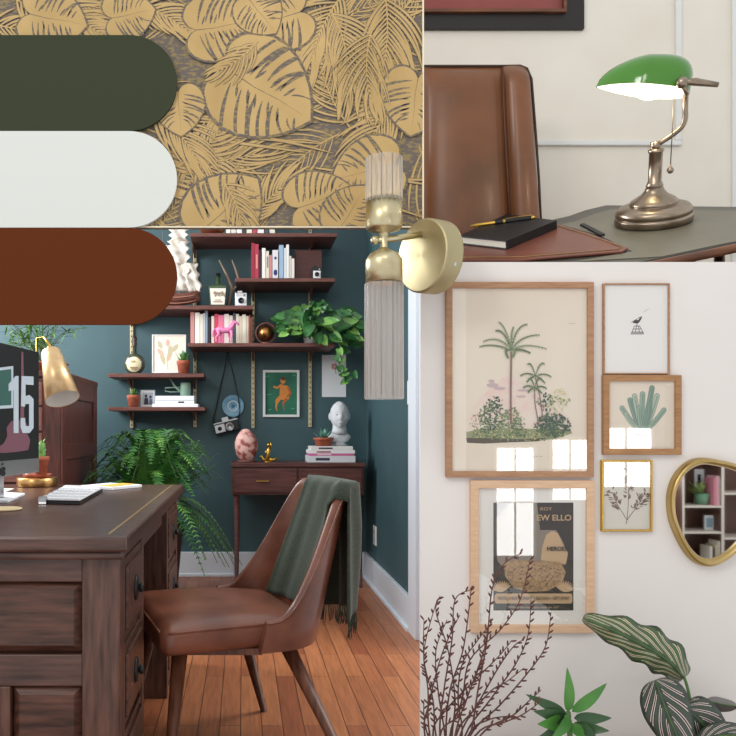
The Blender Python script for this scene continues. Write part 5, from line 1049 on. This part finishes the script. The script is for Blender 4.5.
# calathea with pink pinstripes
def cal(name,base,dark,stripe,n,k,wid=.1):
    m,nt,b=nmat(name); N,Lk=nt.nodes,nt.links; uv=N.new('ShaderNodeUVMap'); uv.uv_map='UVMap'; sp_=N.new('ShaderNodeSeparateXYZ'); Lk.new(uv.outputs[0],sp_.inputs[0])
    def mt(op,a,b_=None):
        q=N.new('ShaderNodeMath'); q.operation=op
        for i,x in enumerate((a,b_)):
            if x is None: continue
            if isinstance(x,(int,float)): q.inputs[i].default_value=x
            else: Lk.new(x,q.inputs[i])
        return q.outputs[0]
    av=mt('MULTIPLY',mt('ABSOLUTE',mt('SUBTRACT',sp_.outputs[1],.5)),2.)
    s=mt('SUBTRACT',sp_.outputs[0],mt('MULTIPLY',mt('POWER',av,.8),k)); fr=mt('FRACT',mt('MULTIPLY',s,n)); 
    l1=mt('LESS_THAN',mt('ABSOLUTE',mt('SUBTRACT',fr,.36)),wid*.5); l2=mt('LESS_THAN',mt('ABSOLUTE',mt('SUBTRACT',fr,.62)),wid*.5)
    msk=mt('MULTIPLY',mt('MAXIMUM',l1,l2),mt('MULTIPLY',mt('GREATER_THAN',av,.14),mt('LESS_THAN',av,.84)))
    wv=mt('ABSOLUTE',mt('SUBTRACT',fr,.5)); mx0=N.new('ShaderNodeMixRGB'); mx0.inputs[1].default_value=C(dark); mx0.inputs[2].default_value=C(base); Lk.new(mt('MULTIPLY',wv,1.8),mx0.inputs[0])
    mx=N.new('ShaderNodeMixRGB'); Lk.new(msk,mx.inputs[0]); Lk.new(mx0.outputs[0],mx.inputs[1]); mx.inputs[2].default_value=C(stripe); Lk.new(mx.outputs[0],b.inputs['Base Color']); b.inputs['Roughness'].default_value=.42; return m
MC1=cal('calathea_top','4b6440','263822','cfc3a2',6.5,.6,.13); MC2=cal('calathea_dark','3d4a3c','26302a','e8cfc8',5,.55,.075)
v=Vector((P(690,0,1.42).x,1.42,.28)); o=thing('calathea_plant',v,'large dark leaved plant with pink pinstripes below the mirror','plant')
MB().lathe([(0,0),(.05,0),(.07,.11),(.074,.11),(.074,.125),(.066,.125),(.064,.11),(0,.11)],v,M_paper,n=32).build('pot',o)
soil=v+Vector((0,0,.11))
def bigleaf(spine,wl,wr,m,depths,ruffle=.0,nrm_t=0):
    N=28
    def cat(arr,t):
        x=t*(len(arr)-1); i=min(int(x),len(arr)-2); f=x-i; g=lambda j:Vector(arr[max(0,min(len(arr)-1,j))]); p0,p1,p2,p3=g(i-1),g(i),g(i+1),g(i+2); return .5*((2*p1)+(-p0+p2)*f+(2*p0-5*p1+4*p2-p3)*f*f+(-p0+3*p1-3*p2+p3)*f**3)
    S3=[(x,y,d) for (x,y),d in zip(spine,depths)]
    def f(u,v):
        c=cat(S3,u); c2=cat(S3,min(1,u+.02)); c1=cat(S3,max(0,u-.02)); tx,ty=c2.x-c1.x,c2.y-c1.y; l=math.hypot(tx,ty) or 1; nx,ny=-ty/l,tx/l
        x=(v-.5)*2; ww=wl if x<0 else wr
        prof=max(0,math.sin(math.pi*min(1,(u*.97+.015)**.8)))**.62
        r=1+ruffle*math.sin(u*26+(0 if x<0 else 1.5))*abs(x)
        k=ww*prof*abs(x)*r*(1 if x>0 else -1); back=-.10*l*0
        d=c.z-.02*prof*(1-abs(x))*0+.018*abs(x)**1.5+ruffle*.08*math.sin(u*26)*abs(x)
        return P(c.x+nx*k,c.y+ny*k,d)
    lf=MB().surf(f,N,14,m).build('leaf',o,solid=.0008)
    MB().tube([f(i/20,.5)-Vector((0,.0012,0)) for i in range(20)],.0012,M_stem,5).build('midrib',lf)
bigleaf([(684,678),(668,661),(645,646),(615,631),(583,618)],18,21,MC1,[1.44,1.42,1.41,1.40,1.42],.12)
bigleaf([(655,680),(662,700),(672,725),(690,765)],26,23,MC2,[1.37,1.37,1.36,1.36])
bigleaf([(684,708),(695,716),(712,735),(735,765)],22,24,MC2,[1.42,1.41,1.41,1.42])
bigleaf([(697,752),(712,738),(735,735),(770,742)],14,12,MC2,[1.38,1.38,1.38,1.4])
bigleaf([(736,706),(722,704),(712,702),(704,705)],8,6,flat('folded_leaf','6d6a68',.5),[1.45,1.45,1.45,1.45])
st=MB()
for path in ([(684,677,1.44),(690,692,1.44),(692,715,1.43)],[(656,682,1.375),(672,712,1.40)],[(685,709,1.43),(688,730,1.43)],[(736,706,1.455),(745,730,1.45)],[(698,751,1.39),(694,760,1.41)]):
    pts=[P(*p) for p in path]; st.tube(bez(pts[0],pts[1] if len(pts)>2 else (pts[0]+pts[-1])/2,pts[-1],6)+[soil+Vector((rnd.uniform(-.02,.02),0,0))],.0028,M_stem,8)
st.build('stems',o)
# ---------------------------------------------------------------- bookcase behind the viewer, seen in the mirror
M_bc=wood('bookcase_brown','6a4636','50342a',5,(12,12,1.5)); M_bs=flat('bookcase_edge','e9dfd2',.6)
bc=thing('bookcase',(RB(740,0).x,YR,0),'brown backed bookcase with pale shelves seen inside the mirror','bookcase')
xl=RB(685,0,5.77).x; xr=RB(790,0).x; xm=RB(724,0,5.77).x; zt=1.35
yb=YR+.005; yf=yb+.25
def bz(py): return P(0,py,5.77).z
MB().b2((xl,yb,0),(xr,yb+.012,zt),M_bc).build('back_panel',bc)
MB().b2((xl-.006,yb,0),(xl+.004,yf-.004,zt),M_bc).b2((xm-.006,yb,0),(xm+.010,yf-.004,zt),M_bc).b2((xl-.008,yf-.004,0),(xl+.006,yf,zt),M_bs).b2((xm-.008,yf-.004,0),(xm+.012,yf,zt),M_bs).b2((xr,yb,0),(xr+.02,yf,zt),M_bs).b2((xl,yb,zt),(xr,yf,zt+.02),M_bs).b2((xl,yb,0),(xr,yf,.012),M_bs).build('upright',bc)
SH=[]
for py in (506,532): z=bz(py); SH.append(z); MB().b2((xl+.006,yb+.012,z-.014),(xm-.006,yf,z),M_bs).build('shelf',bc)
for py in (493,538): z=bz(py); MB().b2((xm+.010,yb+.012,z-.014),(xr,yf,z),M_bs).build('shelf',bc)
def bcx(px): return RB(px,0,5.82).x
p=Vector((bcx(707),yf-.1,SH[0]+.0005)); o=thing('potted_bush',p,'leafy plant in a green pot on the bookcase seen in the mirror','plant')
MB().lathe([(0,0),(.04,0),(.055,.085),(.05,.085),(.045,.07),(0,.07)],p,flat('sage_pot','6f9a7b',.5)).build('pot',o); mb=MB()
for k in range(40): a=k*2.4; e=p+Vector((-.05+.08*math.cos(a),.06*math.sin(a),.1+.09*rnd.random())); mb.leaf(p+Vector((-.01,0,.07)),e,.03,flat('olive_leaf%d'%(k%2),('9aa860','6f8a4c')[k%2]) if k<2 else bpy.data.materials['olive_leaf%d'%(k%2)])
mb.build('leaves',o)
for i,(x0,x1,h,c,l) in enumerate([(713,715.4,.2,'d98a9a','pink book on the mirrored bookcase beside the green pot'),(715.7,718.4,.22,'e9b8bf','pale pink book in the middle of the mirrored shelf row'),(718.8,721.2,.21,'e8e6e8','white book, last of the mirrored shelf row')]):
    tag(MB().b2((bcx(x0),yf-.15,SH[0]+.0005),(bcx(x1),yf-.02,SH[0]+h),flat('mb_'+c,c)).build('book',bevel=.002),l,'book','books on the mirrored bookcase')
tag(MB().b2((bcx(709),yb+.02,SH[0]+.0005),(bcx(719),yb+.03,SH[0]+.26),M_paper).b2((bcx(712),yb+.03,SH[0]+.1),(bcx(715.5),yb+.031,SH[0]+.22),M_blk2).build('postcard'),'black and white postcard propped behind the mirrored books','postcard')
tag(MB().b2((bcx(710.5),yf-.12,SH[1]+.0005),(bcx(719.5),yf-.105,SH[1]+.11),M_paper).b2((bcx(711.8),yf-.105,SH[1]+.02),(bcx(718.2),yf-.104,SH[1]+.09),flat('photo_blue','8fb0c0')).build('photo_frame'),'small white framed blue photograph on the mirrored lower shelf','photograph')
for i,(x0,x1,h,c,l) in enumerate([(709,711.5,.13,'e5ded0','cream book low in the mirrored bookcase'),(712,714,.12,'44423f','dark book low in the mirrored bookcase'),(714.5,717,.14,'d8c9a9','tan book low in the mirrored bookcase'),(717.5,719.5,.17,'efe9df','tallest ivory book low in the mirrored bookcase')]):
    tag(MB().b2((bcx(x0),yf-.15,.0125),(bcx(x1),yf-.02,.0125+h),flat('ml_'+c,c)).build('book',bevel=.002),l,'book','books low in the mirrored bookcase')
